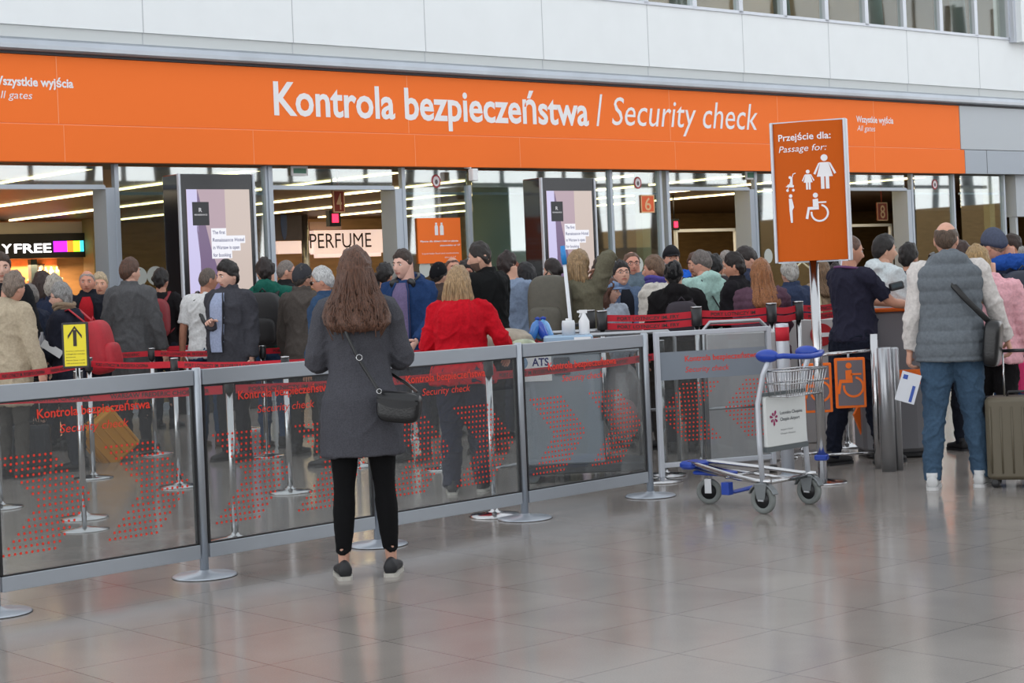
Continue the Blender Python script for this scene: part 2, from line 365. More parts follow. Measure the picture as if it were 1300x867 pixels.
def person(px,ytop,Z,face,label,top=(60,60,60),pants=(30,34,44),hair=('short',(50,36,28)),skin=(196,150,128),fem=False,g=1.0,belly=0,
           arms='down',RW=None,LW=None,lean=0,hy=0,hp=0,hem=.90,tt=.018,sleeve='long',collar='none',undr=None,openf=False,shoes='b',legs='trousers',
           vox=.014,hat=None,glasses=None,beard=None,scarf=None,stance=(.09,.0,-.02),H=None,curl=.35,flare=0,quilt=0,hood=None,brow=None,dy=0,vest=None,
           headx=0,lr=1.0,fold=.012,hw=1.0,jm=None,pocket=None,sturn=0):
    PN[0]+=1; seed=PN[0]; rnd=random.Random(seed)
    X=at(px,400,Z).x*1.0
    P=at(px,hzy(px),Z); X=P.x
    if H is None: H=at(px,ytop,Z).z+ (0.0)
    S=H/1.722
    T=TFm if fem else TM; sw=(.150 if fem else .170)*g**.5
    M0=Matrix.Translation((X,Z,0))@Matrix.Rotation(-math.radians(face),4,'Z')@Matrix.Scale(S,4)
    def warp(v):
        v=Vector(v)
        if lean and v.z>.95:
            a=lean; dz=v.z-.95; return Vector((v.x,v.y*math.cos(a)+dz*math.sin(a),.95+dz*math.cos(a)-v.y*math.sin(a)))
        return v
    def W_(mb): mb.v=[tuple(warp(p)) for p in mb.v]; return mb
    sk=mat('skin_%d_%d_%d'%skin,srgb(*skin),.55,noise_amt=.06,nscale=30,spec=.35)
    lips=mat('lips_%d'%skin[0],srgb(int(skin[0]*.86),int(skin[1]*.66),int(skin[2]*.66)),.5)
    hc=mat('hair_%d_%d_%d'%hair[1],srgb(*hair[1]),.42,noise_amt=.55,nscale=55,bump=.9,bscale=110,stretch=(3,3,.35))
    eyew=mat('eye_white',(.75,.73,.7),.3); iris=mat('iris',(.03,.02,.015),.2)
    # arms
    ax_=.275+.16*(g-1)+tt*.6
    pres={'down':((ax_,.05,.82),(-ax_,.05,.82)),'bent':((.12,.30,1.08),(-.12,.30,1.08)),'right_up':((.14,.30,1.22),(-ax_,.03,.80)),
          'left_up':((.245,.03,.80),(-.14,.30,1.22)),'pockets':((.20,.10,.88),(-.20,.10,.88)),'hold':((.10,.26,.98),(-.06,.26,.96))}
    rw,lw=pres[arms]; rw=RW or rw; lw=LW or lw
    A=[]
    for sd,w in ((1,rw),(-1,lw)):
        Sh=Vector((sd*sw,-.005,1.412)); hint=Vector((sd*.5,-1,-.35)); E,Wr=ik(Sh,w,.285,.255,hint); A.append((sd,Sh,E,Wr))
    # body: one continuous skin surface + sculpted head and five-fingered hands in the same mesh
    b=MB(); b.loft(torso_secs(T,.90,1.47,-.022,g,belly))
    b.tube([(0,-.012,1.40),(0,-.012,1.47),(0,-.002,1.53),(0,.004,1.60)],[.058,.056,.054,.052] if not fem else [.05,.047,.045,.045],16)
    for sd,Sh,E,Wr in A:
        limb(b,[(sd*.10,-.01,1.40),Sh,Sh.lerp(E,.5),E,E.lerp(Wr,.45),Wr],[.045,.052,.045,.038,.036,.026])
    fy=stance; feet=[]
    for sd,yo in ((1,stance[1]),(-1,stance[2])):
        hp_=Vector((sd*.085,-.01,.90)); an=Vector((sd*stance[0],yo,.10)); kn=hp_.lerp(an,.52)+Vector((0,.018,0)); feet.append((sd,an,kn,hp_))
        limb(b,[hp_,hp_.lerp(kn,.5),kn,kn.lerp(an,.35),an,an+Vector((0,.02,-.06))],[a*(.84 if legs=='leggings' else 1) for a in (.082,.070,.052,.054,.036,.03)])
    v,n,f=remesh(W_(b),max(vox,.012))
    B=MB(); B.add(v,f,0,True)
    hc0=warp((headx,.014,1.601)); MH=Matrix.Translation(hc0)@Matrix.Rotation(-math.radians(hy),4,'Z')@Matrix.Rotation(-hp,4,'X')
    hs=Matrix.Scale(1.0,4)
    i0=len(B.v); f0=len(B.f); B.ell((0,0,0),(.074,.094,.115),0,64,56,MH,head_fn)
    inv=MH.inverted()
    for fi in range(f0,len(B.f)):
        c=sum((Vector(B.v[i]) for i in B.f[fi]),Vector())/4; c=inv@c
        if c.y>.05 and abs(c.x)<.024 and abs(c.z+.062)<.0075*(1-.5*abs(c.x)/.024): B.m[fi]=1
        if beard and c.y>-.012 and c.z<-.040 and not(B.m[fi]==1) and (c.z<-.048 or abs(c.x)>.034 or c.z>-.050): B.m[fi]=4
    for sd in (1,-1):
        B.ell((sd*.073,-.008,-.006),(.010,.020,.032),0,12,10,MH@Matrix.Rotation(sd*-.25,4,'Z'))
        B.ell((sd*.031,.0735,.006),(.0115,.0105,.0060),2,12,8,MH); B.ell((sd*.031,.0815,.006),(.0055,.0038,.0055),3,10,6,MH)
    W2=[]
    for sd,Sh,E,Wr in A:
        d=(Wr-E).normalized(); side=sd
        nrm=Vector((-sd,.15,0)) if abs(d.z)>.6 else Vector((-sd*.55,0,-.8))
        hb=MB(); hand(hb,Wr-d*.005,d,nrm,1 if True else -1,curl,0)
        # choose thumb side: forwards / upwards
        bb=d.cross((nrm-d*nrm.dot(d)).normalized())
        if (bb.y if abs(d.z)>.6 else bb.z+ -sd*bb.x*.5)<0:
            hb=MB(); hand(hb,Wr-d*.005,d,nrm,-1,curl,0)
        W_(hb); B.add(hb.v,hb.f,0,True)
    o=B.build('person',[sk,lips,eyew,iris,mat('beard_%d'%hair[1][0],srgb(*[int(.42*a+.45*c) for a,c in zip(hair[1],skin)]),.9,noise_amt=.3,nscale=300)],None,M0)
    tag(o,label,'person')
    # hair, brows
    if hair[0]!='none':
        h=MB(); st=hair[0]; kw={}
        if st=='bald': hair_mesh(h,'short',.002,.006,seed,MH,bald=1)
        elif st=='thin': hair_mesh(h,'short',.006,.008,seed,MH,bald=2,front=.07)
        elif st=='buzz': hair_mesh(h,'short',.003,.004,seed,MH,rough=.001)
        elif st=='fade': hair_mesh(h,'short',.022,.005,seed,MH,rough=.006)
        elif st=='short': hair_mesh(h,'short',.016,.012,seed,MH,rough=.005)
        elif st=='full': hair_mesh(h,'short',.020,.015,seed,MH,rough=.010,nape=-.085)
        elif st=='bob':
            hair_mesh(h,'long',.016,.020,seed,MH,rough=.006)
            vs=MB(); hk=hair[2] if len(hair)>2 else .17
            for (z,rx,ry,cy) in ((.05,.085,.09,-.02),(0,.100,.092,-.028),(-.05,.112,.090,-.032),(-.10,.125,.085,-.034),(-hk,.118,.070,-.036)): vs.v.append((z,rx,ry,cy))
            longhair(h,vs.v,seed,MH)
        elif st=='long':
            hair_mesh(h,'long',.016,.018,seed,MH,rough=.006); L=hair[2] if len(hair)>2 else .34
            wd=hair[3] if len(hair)>3 else 1.0
            secs=[(.04,.082,.088,-.022),(-.02,.090*wd**.3,.088,-.030),(-.09,.100*wd**.6,.085,-.040),(-.15,.112*wd,.085,-.072),(-.22,.128*wd,.075,-.105),(-L*.88,.124*wd,.050,-.142),(-L,.095*wd,.026,-.150)]
            secs=[(a_,b_,c_,d_-(max(0,tt-.02)*1.3 if a_<-.12 else 0)) for a_,b_,c_,d_ in secs]
            longhair(h,secs,seed,MH,1.6 if wd>1 else 1)
        elif st=='tied':
            hair_mesh(h,'short',.012,.012,seed,MH,rough=.004); h.ell((0,-.12,.01),(.035,.035,.035),0,16,12,MH)
        ho=h.build('hair',hc,o)
        eb=MB()
        for sd in (1,-1): eb.tube([MH@Vector((sd*.014,.090,.024)),MH@Vector((sd*.030,.090,.029)),MH@Vector((sd*.046,.080,.024))],[.003,.0038,.002],6)
        eb.build('eyebrows',hc,o)
    if glasses:
        e=MB()
        for sd in (1,-1):
            c=Vector((sd*.031,.099,.005)); ring=[c+Vector((.024*math.cos(a),-.004*abs(math.cos(a)),.017*math.sin(a))) for a in [2*math.pi*k/16 for k in range(16)]]
            e.tube([MH@p for p in ring],.0018,6,0,closed=True)
            e.tube([MH@Vector((sd*.054,.094,.010)),MH@Vector((sd*.074,.06,.010)),MH@Vector((sd*.078,-.01,.004))],.0018,6,0)
            if glasses=='sun': e.disc(sd*.031,.005,.023,.016,.097,.099,0,16,MH)
        e.tube([MH@Vector((.008,.101,.010)),MH@Vector((-.008,.101,.010))],.0018,6,0)
        e.build('glasses',BLACK,o)
    if hat:
        kind,hcol=hat[0],hat[1]; h=MB()
        if kind=='cap':
            hair_mesh(h,'beanie',.012,.022,seed,MH,rough=.0005,front=.05)
            br=[]; 
            pts=[(.070*math.sin(a),.085*math.cos(a)) for a in np.linspace(-1.15,1.15,11)]
            top_=[Vector((x,y,.050)) for x,y in pts]; out_=[Vector((x*.98,y+.075*math.cos(a*1.25)**.7 if abs(a)<1.2 else y,.040-.012*abs(math.sin(a)))) for (x,y),a in zip(pts,np.linspace(-1.15,1.15,11))]
            vs=[MH@p for p in top_+out_+[p-Vector((0,0,.004)) for p in top_+out_]]; n=11
            F=[(i,i+1,n+i+1,n+i) for i in range(n-1)]+[(2*n+i,3*n+i,3*n+i+1,2*n+i+1) for i in range(n-1)]+[(n+i,n+i+1,3*n+i+1,3*n+i) for i in range(n-1)]
            h.add(vs,F,0,True)
        elif kind=='flat':
            hair_mesh(h,'beanie',.016,.026,seed,MH,rough=.0005)
            h.ell((0,.075,.052),(.066,.060,.010),0,20,10,MH)
        else: hair_mesh(h,'beanie',.014,.016,seed,MH,rough=.002)
        h.build('hat',cloth(*hcol),o)
    # trousers
    pm=cloth(*pants); jeans=pants[2]>pants[0]+25
    if legs!='none':
        t=MB()
        ty=tt*.4
        t.loft(torso_secs(T,.845,1.0,.006,g,belly*.4))
        slim=legs=='leggings'
        for sd,an,kn,hp_ in feet:
            r=[.098,.088,.062,.062,.052,.050] if slim is False else [.090,.080,.056,.058,.042,.040]
            r=[a*lr*(g**.5) for a in r]
            end=Vector((an.x,an.y-.012,.055 if not slim else .16))
            limb(t,[hp_+Vector((0,0,.04)),hp_.lerp(kn,.45),kn,kn.lerp(an,.35),an.lerp(kn,.16),end],r)
        v,n,f=remesh(t,max(vox*.9,.009)); v=folds(v,n,fold if not slim else .002,(9,9,9),seed)
        mk('trousers',v,f,pm,o)
    sm={'b':(SHOEB,SHOEB),'w':(SHOEW,SOLE),'s':(SHOEB,SOLE),'br':(SHOEBR,SHOEBR),'wb':(SHOEW,SHOEW)}[shoes]
    for sd,an,kn,hp_ in feet: shoe('shoe',(an.x,an.y-.0,0),legs!='none' and legs!='leggings',0,sm,o,'sneaker' if shoes in('s','w') else '',S,-sd*.12+sturn)
    # top garment
    def garment(name,mt,tk,hz,slv,col,dx=0,fl=0,fold_=.010,quilt_=0,z1=1.485,vx=None):
        t=MB(); t.loft(torso_secs(T,hz,z1,tk,g,belly,flare=fl,rxadd=0))
        if slv!='none':
            for sd,Sh,E,Wr in A:
                pts=[Vector((sd*.08,-.01,1.395)),Sh+Vector((0,0,.002)),Sh.lerp(E,.5),E,E.lerp(Wr,.45),E.lerp(Wr,.93)]
                R=[.048,.056,.053,.048,.045,.037]; R=[a*(g**.4)+tk*.60 for a in R]
                if slv=='short': pts=pts[:3]+[Sh.lerp(E,.78)]; R=R[:3]+[R[2]*1.02]
                if slv=='elbow': pts=pts[:4]+[E.lerp(Wr,.45)]; R=R[:4]+[R[3]*.95]
                limb(t,pts,R)
        if col=='none' and tk>=.02: col='stand'
        if col=='stand': t.tube([(0,-.012,1.46),(0,-.006,1.53)],[(.070+tk*.5,.072+tk*.5),(.066+tk*.4,.068+tk*.4)],20)
        if col=='hood':
            t.ell((0,-.10,1.47),(.115,.065,.075)); t.tube([(.10*math.cos(a),-.02+.10*math.sin(a)*(.75),1.475+.02*math.sin(-a)) for a in [2*math.pi*k/20 for k in range(20)]],.030,10,0,closed=True)
        v,n,f=remesh(W_(t),vx or vox,2); v=folds(v,n,fold_,(7,7,5),seed)
        if quilt_:
            for i in range(len(v)):
                if slv=='none' or True:
                    w=abs(math.sin(math.pi*v[i][2]/quilt_)); v[i]=v[i]+n[i]*(.010*(w**.5-.7))
        return mk(name,v,f,mt,o)
    tk=tt
    nm='coat' if hem<.8 else 'jacket'
    if vest:      # sleeved layer below, sleeveless quilted layer above
        garment('shirt',cloth(*top),tk*.5,.93,'long','none')
        garment('vest',cloth(*vest),tk+.006,hem,'none','hood' if hood else 'stand',quilt_=quilt,fold_=.006)
    else:
        mt=jm or cloth(*top)
        if undr and openf is False: garment('shirt',cloth(*undr),.006,.93,'none','stand',z1=1.49)
        garment(nm if (collar!='none' or tk>.015) else 'shirt',mt,tk,hem,sleeve,'hood' if hood else collar,fl=flare,fold_=fold*1.2,quilt_=quilt)
    if undr and openf:   # open front: a shirt wedge shows between the lapels
        e=MB(); zs=np.linspace(1.46,max(hem,.95),16); L=[];R_=[]
        for z in zs:
            ry=np.interp(z,ZT,T['ry'])*g+tk+.008; cy=np.interp(z,ZT,T['cy'])+belly*math.exp(-((z-1.05)/.13)**2)*.98
            w=.030+.045*min(1,(1.50-z)/.12)-.02*max(0,(1.3-z)); rx=np.interp(z,ZT,T['rx'])*g+tk
            row=[]
            for q in (-1,-.5,0,.5,1):
                x=w*q; row.append(Vector((x,cy+ry*math.sqrt(max(0,1-(x/rx)**2))+.021,z)))
            L.append(row)
        vs=[p for r_ in L for p in r_]; F=[(i*5+k,i*5+k+1,(i+1)*5+k+1,(i+1)*5+k) for i in range(15) for k in range(4)]
        e.add(vs,F,0,True); vs2=[p-Vector((0,.02,0)) for p in vs]; e.add(vs2,F,0,True)
        # lapel edges
        for k in (0,4): e.tube([r_[k]+Vector((0,.004,0)) for r_ in L],[(.012,.005)]*16,8,1)
        W_(e); e.build('shirt_front',[cloth(*undr),mt],o)
    if scarf:
        e=MB()
        for j in range(3): e.tube([((.072+.01*j)*math.cos(a),-.008+(.075+.008*j)*math.sin(a),1.485+.022*j+.012*math.sin(2*a+j)) for a in [2*math.pi*k/20 for k in range(20)]],.021,10,0,closed=True)
        e.tube([(.05,.09,1.50),(.06,.135,1.40),(.055,.15,1.25),(.05,.145,1.10)],[(.03,.012)]*4,10,0)
        W_(e); e.build('scarf',cloth(*scarf),o)
    o['_S']=S
    return o,M0,warp,MH,A
def longhair(h,secs,seed,MH,wave=1):
    Z=[s_[0] for s_ in secs][::-1]; seg=40; rows=26; zmax,zmin=secs[0][0],secs[-1][0]; vs=[]
    for i in range(rows+1):
        z=zmax+(zmin-zmax)*i/rows
        rx=np.interp(z,Z,[s_[1] for s_ in secs][::-1]); ry=np.interp(z,Z,[s_[2] for s_ in secs][::-1]); cy=np.interp(z,Z,[s_[3] for s_ in secs][::-1])
        for k in range(seg):
            a=2*math.pi*k/seg; x=rx*math.cos(a); y=cy+ry*math.sin(a)
            front=max(0,math.sin(a))
            if y>0.0: y=min(y,.012); x*=1.0
            g_=1+.05*noise.noise(Vector((a*3.2*1.5,seed*2.3,z*5)))+.035*math.sin(a*13+z*14+seed)+.02*math.sin(a*29+z*9)
            zz=z+( .018*noise.noise(Vector((a*4,seed,0)))*(i/rows)**2)
            vs.append(MH@Vector((x*g_,cy+(y-cy)*g_,zz)))
    F=[(i*seg+k,i*seg+(k+1)%seg,(i+1)*seg+(k+1)%seg,(i+1)*seg+k) for i in range(rows) for k in range(seg)]
    F+=[tuple(range(seg))[::-1],tuple(rows*seg+k for k in range(seg))]
    h.add(vs,F,0,True)
    rr=random.Random(seed)
    for j in range(34 if wave==1 else 90):      # loose locks
        a=rr.uniform(math.pi*.95,math.pi*2.05); P=[];R=[]
        ph=rr.uniform(0,6)
        for i in range(9):
            t=i/8; z=zmax*.6+(zmin-.006*wave+rr.uniform(-.014,.03)*wave**2*(1 if wave>1 else .3)-zmax*.6)*t
            rx=np.interp(z,Z,[s_[1] for s_ in secs][::-1]); ry=np.interp(z,Z,[s_[2] for s_ in secs][::-1]); cy=np.interp(z,Z,[s_[3] for s_ in secs][::-1])
            aa=a+.05*wave*math.sin(t*5*wave+ph); P.append(MH@Vector((rx*math.cos(aa)*1.0,cy+ry*math.sin(aa)*1.0,z))); R.append(.008*(1-.75*t)*(1 if wave==1 else .8)+.001)
        h.tube(P,R,6,0)
def hzy(x): return HY-math.tan(ROLL)*(x-650)
# ================================================================= the hall
def fbox(mb,s0,s1,d0,d1,z0,z1,mi=0): return mb.box(s0,s1,d0,d1,z0,z1,mi)
# floor: 58 cm polished stone tiles, aligned with the facade
fm=bpy.data.materials.new('polished_stone_tiles'); fm.use_nodes=True; nt=fm.node_tree; bs=nt.nodes['Principled BSDF']
tc=nt.nodes.new('ShaderNodeTexCoord'); mp=nt.nodes.new('ShaderNodeMapping'); nt.links.new(tc.outputs['Object'],mp.inputs[0])
mp.inputs['Location'].default_value=(5.07,13.9,0)
br=nt.nodes.new('ShaderNodeTexBrick'); br.offset=0; br.squash=1; br.inputs['Scale'].default_value=1
br.inputs['Brick Width'].default_value=.58; br.inputs['Row Height'].default_value=.58; br.inputs['Mortar Size'].default_value=.0026; br.inputs['Mortar Smooth'].default_value=.3
br.inputs['Color1'].default_value=(*srgb(146,139,133),1); br.inputs['Color2'].default_value=(*srgb(142,135,129),1); br.inputs['Mortar'].default_value=(*srgb(88,80,78),1)
nt.links.new(mp.outputs[0],br.inputs['Vector'])
n1=nt.nodes.new('ShaderNodeTexNoise'); n1.inputs['Scale'].default_value=140; n1.inputs['Detail'].default_value=3; nt.links.new(tc.outputs['Object'],n1.inputs['Vector'])
n2=nt.nodes.new('ShaderNodeTexNoise'); n2.inputs['Scale'].default_value=2.2; n2.inputs['Detail'].default_value=5; nt.links.new(tc.outputs['Object'],n2.inputs['Vector'])
ad=nt.nodes.new('ShaderNodeMath'); ad.operation='ADD'; nt.links.new(n1.outputs[0],ad.inputs[0]); nt.links.new(n2.outputs[0],ad.inputs[1])
rg=nt.nodes.new('ShaderNodeMapRange'); rg.inputs['From Min'].default_value=.6; rg.inputs['From Max'].default_value=1.4; rg.inputs['To Min'].default_value=.86; rg.inputs['To Max'].default_value=1.12
nt.links.new(ad.outputs[0],rg.inputs[0]); sc=nt.nodes.new('ShaderNodeVectorMath'); sc.operation='SCALE'
nt.links.new(br.outputs['Color'],sc.inputs[0]); nt.links.new(rg.outputs[0],sc.inputs['Scale']); nt.links.new(sc.outputs[0],bs.inputs['Base Color'])
r2=nt.nodes.new('ShaderNodeMapRange'); r2.inputs['To Min'].default_value=.10; r2.inputs['To Max'].default_value=.20; nt.links.new(n2.outputs[0],r2.inputs[0]); nt.links.new(r2.outputs[0],bs.inputs['Roughness'])
bs.inputs['Specular IOR Level'].default_value=.45
fl=MB().box(-34,46,-44,18,-.12,0).build('floor',fm,None,MF); struct(fl)
# upper wall
WP=mat('white_wall_panel',srgb(226,230,232),.55,noise_amt=.015,nscale=2)
SEAM=mat('panel_joint',srgb(176,180,184),.7)
LGR=mat('light_grey_panel',srgb(196,200,200),.6); BGR=mat('blue_grey_panel',srgb(160,168,178),.45)
GREY=mat('grey_panel',srgb(176,182,188),.45)
w=MB(); w.box(-12,30,.0,.4,4.96,5.99); w.box(21.95,46,-.25,.4,5.93,9.5); w.box(30,46,0,.4,4.96,5.95); w.box(-12,8.6,0,.4,5.99,9.5)
for k in range(-6,14):
    s=2.06+2.34*k; w.box(s-.006,s+.006,-.002,.01,4.962,5.985,1)
struct(w.build('wall_back',[WP,SEAM],None,MF))
t=MB(); t.box(-12,46,.03,.45,4.80,4.96,0)
for k in range(-6,18): t.box(2.06+2.34*k-.006,2.06+2.34*k+.006,.026,.04,4.80,4.96,1)
struct(t.build('trim_1',[LGR,SEAM],None,MF))
prof=[(.0,4.80),(-.06,4.795),(-.11,4.76),(-.13,4.70),(-.125,4.65),(-.10,4.625),(.3,4.625),(.3,4.80)]
t=MB(); n=len(prof); vs=[Vector((s,p[0],p[1])) for s in (-12,46) for p in prof]
t.add(vs,[(i,(i+1)%n,n+(i+1)%n,n+i) for i in range(n)]+[tuple(range(n)),tuple(range(n,2*n))],0,False)
fasc=mat('brushed_fascia_metal',srgb(178,184,192),.30,.75,noise_amt=.08,nscale=1.5)
struct(t.build('trim_2',fasc,None,MF)); t=MB(); t.box(-12,46,-.02,.3,4.595,4.625); struct(t.build('trim_3',mat('dark_gap',(.06,.06,.07),.6),None,MF))
# gallery windows above
gw=MB(); 
for k in range(-0,20):
    s=21.87-1.165*k
    if s<8.7: break
    gw.box(s-.05,s+.05,-.03,.1,5.99,9.4)
gw.box(8.6,21.95,-.03,.1,5.98,6.03); gw.box(21.86,21.98,-.12,.2,5.93,9.4,0)
wo=struct(gw.build('window_1',ALUW,None,MF))
gp_=MB().box(8.7,21.9,.03,.045,6.03,9.4).build('pane',G_GAL,wo)
struct(MB().box(8.0,30,4.5,4.7,5.5,9.5).build('wall_gallery',mat('gallery_wall',srgb(150,128,98),.7,noise_amt=.3,nscale=.8),None,MF))
gc=MB().box(8.0,30,.4,4.6,8.6,8.8)
struct(gc.build('ceiling_gallery',mat('gallery_ceiling',srgb(120,112,100),.7),None,MF))
L=bpy.data.lights.new('gallery_fill','AREA'); L.energy=90; L.color=(1,.85,.65); L.shape='RECTANGLE'; L.size=16; L.size_y=2
lo=bpy.data.objects.new('gallery_fill',L); COL.objects.link(lo); lo.matrix_world=MF@Matrix.Translation((15,2.8,8.5))  # added fill to brighten the gallery, no visible fitting
for k in range(5):
    o=MB().tube([(11.2+k*2.9,1.8,6.0),(11.0+k*2.9,1.8,8.6)],.16,20).build('gallery_column',mat('column_grey',srgb(140,150,146),.6),None,MF); tag(o,'round grey column standing behind the upper gallery windows','column','columns behind the gallery windows')
# overhead orange sign
sg=root('overhead_sign','long orange overhead sign with white lettering for the security check','sign',MF)
S1=20.03
MB().box(-9,S1,0,.12,3.735,4.59).build('upper_band',ORG,sg,bevel=.004); MB().box(-9,S1+.12,-.005,.12,3.255,3.722).build('lower_band',ORG,sg,bevel=.004)
sm=MB(); sm.box(-9,S1,.01,.1,3.718,3.738)
for x in (73,517,849,986,1108): s=fs(x,120); sm.box(s-.004,s+.004,-.0015,.01,3.737,4.588)
for x in (82,322,527,660,857,1110): s=fs(x,195); sm.box(s-.003,s+.003,-.0065,.0,3.257,3.72)
sm.build('joint',mat('orange_joint',(.92,.36,.17),.6),sg)
def ftext(parent,name,items,mt=PRW,y=-.004):
    mb=MB()
    for (s_,xa,xb,yb,yt,bold,shear) in items:
        # xa..xb pixel extents, baseline pixel at xa, cap-top pixel at xa
        sa,za=fp(xa,yb); sb,_=fp(xb,yb); _,zt=fp(xa,yt)
        text_into(mb,s_,sa,za,sb-sa,zt-za,y,0,bold,shear)
    return mb.build(name,mt,parent)
ftext(sg,'lettering',[('Kontrola bezpieczeństwa',348,747,145,104,.023,0),('/',757,766,159,120,.01,.0),('Security check',777,962,158.5,123,.0,.22)])
ftext(sg,'lettering',[('Wszystkie wyjścia',-12,93,107,96,.028,0),('All gates',-10,41,124,114.5,.0,.2)])
ftext(sg,'lettering',[('Wszystkie wyjścia',1087,1134,155,147,.02,0),('All gates',1088,1111,166,159,.0,.2)])
# grey cladding right of the sign
t=MB(); t.box(S1+.02,46,.0,.12,3.735,4.59,0); t.box(S1+.14,46,.0,.12,3.255,3.722,1)
for s in (fs(1253,205),fs(1253,205)+2.34): t.box(s-.008,s+.008,-.003,.01,3.26,3.72,2)
struct(t.build('wall_cladding',[GREY,BGR,mat('dark_joint',(.12,.13,.14),.7)],None,MF))
struct(MB().box(-12,46,.02,1.2,3.262,3.30).build('trim_4',mat('dark_soffit',(.05,.045,.04),.6),None,MF))
# ----------------------------------------------------------------- doors and glass of the facade (glass line d=.3)
GD=.30
def gs(x,y=280): return fs(x,y,-GD)
FRM=mat('door_frame_metal',srgb(176,184,194),.4,.35)
def post(mb,x0,x1,dep=.12,z1=3.26): mb.box(gs(x0),gs(x1),GD-.06,GD-.06+dep,0,z1)
bays=[(-160,133,True),(345,500,True),(848,950,True),(1073,1150,True)]
for i,(a,b_,op) in enumerate(bays):
    m_=MB(); sa,sb=gs(a),gs(b_); m_.box(sa,sb,GD-.06,GD+.10,2.93,2.975); m_.box(sa,sb,GD-.03,GD+.08,2.975,2.99)
    m_.box(sb,sb+.13,GD-.06,GD+.30,0,2.95)            # jamb, deep
    m_.box(sb+.13,sb+.19,GD-.07,GD+.02,0,3.26); m_.box(sa-.07,sa,GD-.07,GD+.1,0,3.26)
    o=struct(m_.build('door_%d'%(i+1),FRM,None,MF))
    MB().box(sa,sb,GD,GD+.012,2.99,3.255).build('transom_pane',G_DOOR,o)
fixed=[(146,338),(515,595),(601,775),(780,838),(962,1073),(1163,1210),(1221,1274)]
for i,(a,b_) in enumerate(fixed):
    m_=MB(); sa,sb=gs(a),gs(b_); m_.box(sb-.02,sb+.035,GD-.05,GD+.05,0,3.26 if a!=515 else 3.0); m_.box(sa,sb,GD-.02,GD+.02,0,.10)
    m_.box(sa,sb,GD+.03,GD+.06,2.86,2.90)
    o=struct(m_.build('window_%d'%(i+2),FRM,None,MF)); MB().box(sa,sb,GD,GD+.012,.08,3.255).build('pane',G_DOOR,o)
m_=MB(); m_.box(gs(1286),46,GD-.1,GD+.2,2.4,3.26); m_.box(gs(1286)+.02,gs(1286)+.1,GD-.05,GD+.1,0,3.26); m_.box(gs(1286)+3,46,GD-.1,GD+.2,0,2.4); struct(m_.build('wall_side_glazing',GREY,None,MF))
# yellow-beige slim columns and the large round one behind the glass
cb=mat('beige_column',srgb(190,178,128),.7); cg=mat('grey_green_concrete',srgb(196,212,204),.7,noise_amt=.08,nscale=3)
for x,r_,lab in ((839,.10,'slim beige pillar beside the door bay left of the middle'),(1279,.09,'slim pale yellow pillar behind the glass at the far right')):
    o=MB().box(gs(x)-r_,gs(x)+r_,GD+.35,GD+.5,0,3.29).build('pillar',cb,None,MF); tag(o,lab,'pillar')
sA,sB=fs(603,280,-1.6),fs(672,280,-1.6)
o=MB().lathe([((sB-sA)/2,0),((sB-sA)/2,3.3)],((sA+sB)/2,1.6,0),40).build('round_column',cg,None,MF); tag(o,'thick round grey-green concrete column behind the glass, right of the orange liquids notice','column')
# interior
IC=mat('brown_slat_ceiling',srgb(92,66,42),.45,noise_amt=.25,nscale=3,stretch=(1,12,1))
struct(MB().box(-14,46,.35,18,3.32,3.6).build('ceiling',IC,None,MF))
WD=mat('tan_wood_panelling',srgb(176,140,92),.6,noise_amt=.15,nscale=2,stretch=(1,1,6))
D2=16
def bs_(x,D=D2): return fs(x,300,-D)
bw=MB(); bw.box(-14,46,D2+1.6,D2+1.8,0,3.4); bw.box(bs_(560),46,D2-.1,D2+1.7,0,3.35)
struct(bw.build('wall_inner',WD,None,MF))
struct(MB().box(-14.2,-14,-.1,18,0,3.6).build('wall_left',WD,None,MF)); struct(MB().box(46,46.2,-40,18,0,3.6).build('wall_right',WD,None,MF))
glow=mat('lamp_strip',(1,.95,.8),.5,emit=(1,.78,.36),es=7)
for k in range(8):
    s=2.0+2.7*k
    for d0,d1 in ((.5,15.6),):
        o=MB().box(s-.03,s+.03,d0,d1,3.285,3.315).build('ceiling_light',glow,None,MF); tag(o,'long thin warm strip light in the brown ceiling','light','strip lights in the inner ceiling')
# shops
bk=mat('shop_black',(.012,.011,.012),.5); 
sh=root('duty_free_shop','black shop front with a lit white word sign and colour blocks','shop',MF)
a,b_=bs_(-140),bs_(102); zb=lambda x,y:fp(x,y,-D2)[1]
MB().box(a,b_,D2-.1,D2+.25,zb(50,297),zb(50,285)+.05).build('bulkhead',mat('pale_bulkhead',srgb(206,196,184),.6),sh)
MB().box(a,b_,D2-.2,D2+.2,zb(50,328),zb(50,297)).build('sign_box',bk,sh)
lt=mat('lit_white_letters',(1,1,1),.5,emit=(1,.97,1),es=2.2)
t=MB(); z0=zb(40,321); zt=zb(40,310); text_into(t,'FREE',bs_(12),z0,bs_(59)-bs_(12),zt-z0,D2-.21,0,.02); text_into(t,'Y',bs_(-4),z0,bs_(9)-bs_(-4),zt-z0,D2-.21,0,.02); t.build('lettering',lt,sh)
for xa,xb,c in ((62,79,(.45,.02,.8)),(79,87,(1,.22,.02)),(87,95.5,(.45,.95,.03)),(95.5,100,(.05,.65,.8))):
    MB().box(bs_(xa),bs_(xb),D2-.215,D2-.2,z0,zt+.05).build('colour_block',mat('lit_%d'%xa,c,.5,emit=c,es=1.6),sh)
orw=mat('shop_orange_wall',srgb(236,150,90),.6,noise_amt=.3,nscale=3)
MB().box(a,b_,D2+1.2,D2+1.25,0,zb(50,327)+.1).build('back_wall',orw,sh)
t=MB()
for xa,xb,ya,yb in ((62,101,352,355),(62,101,366,369),(20,50,352,354)): t.box(bs_(xa),bs_(xb),D2+.9,D2+1.2,zb(60,yb),zb(60,ya))
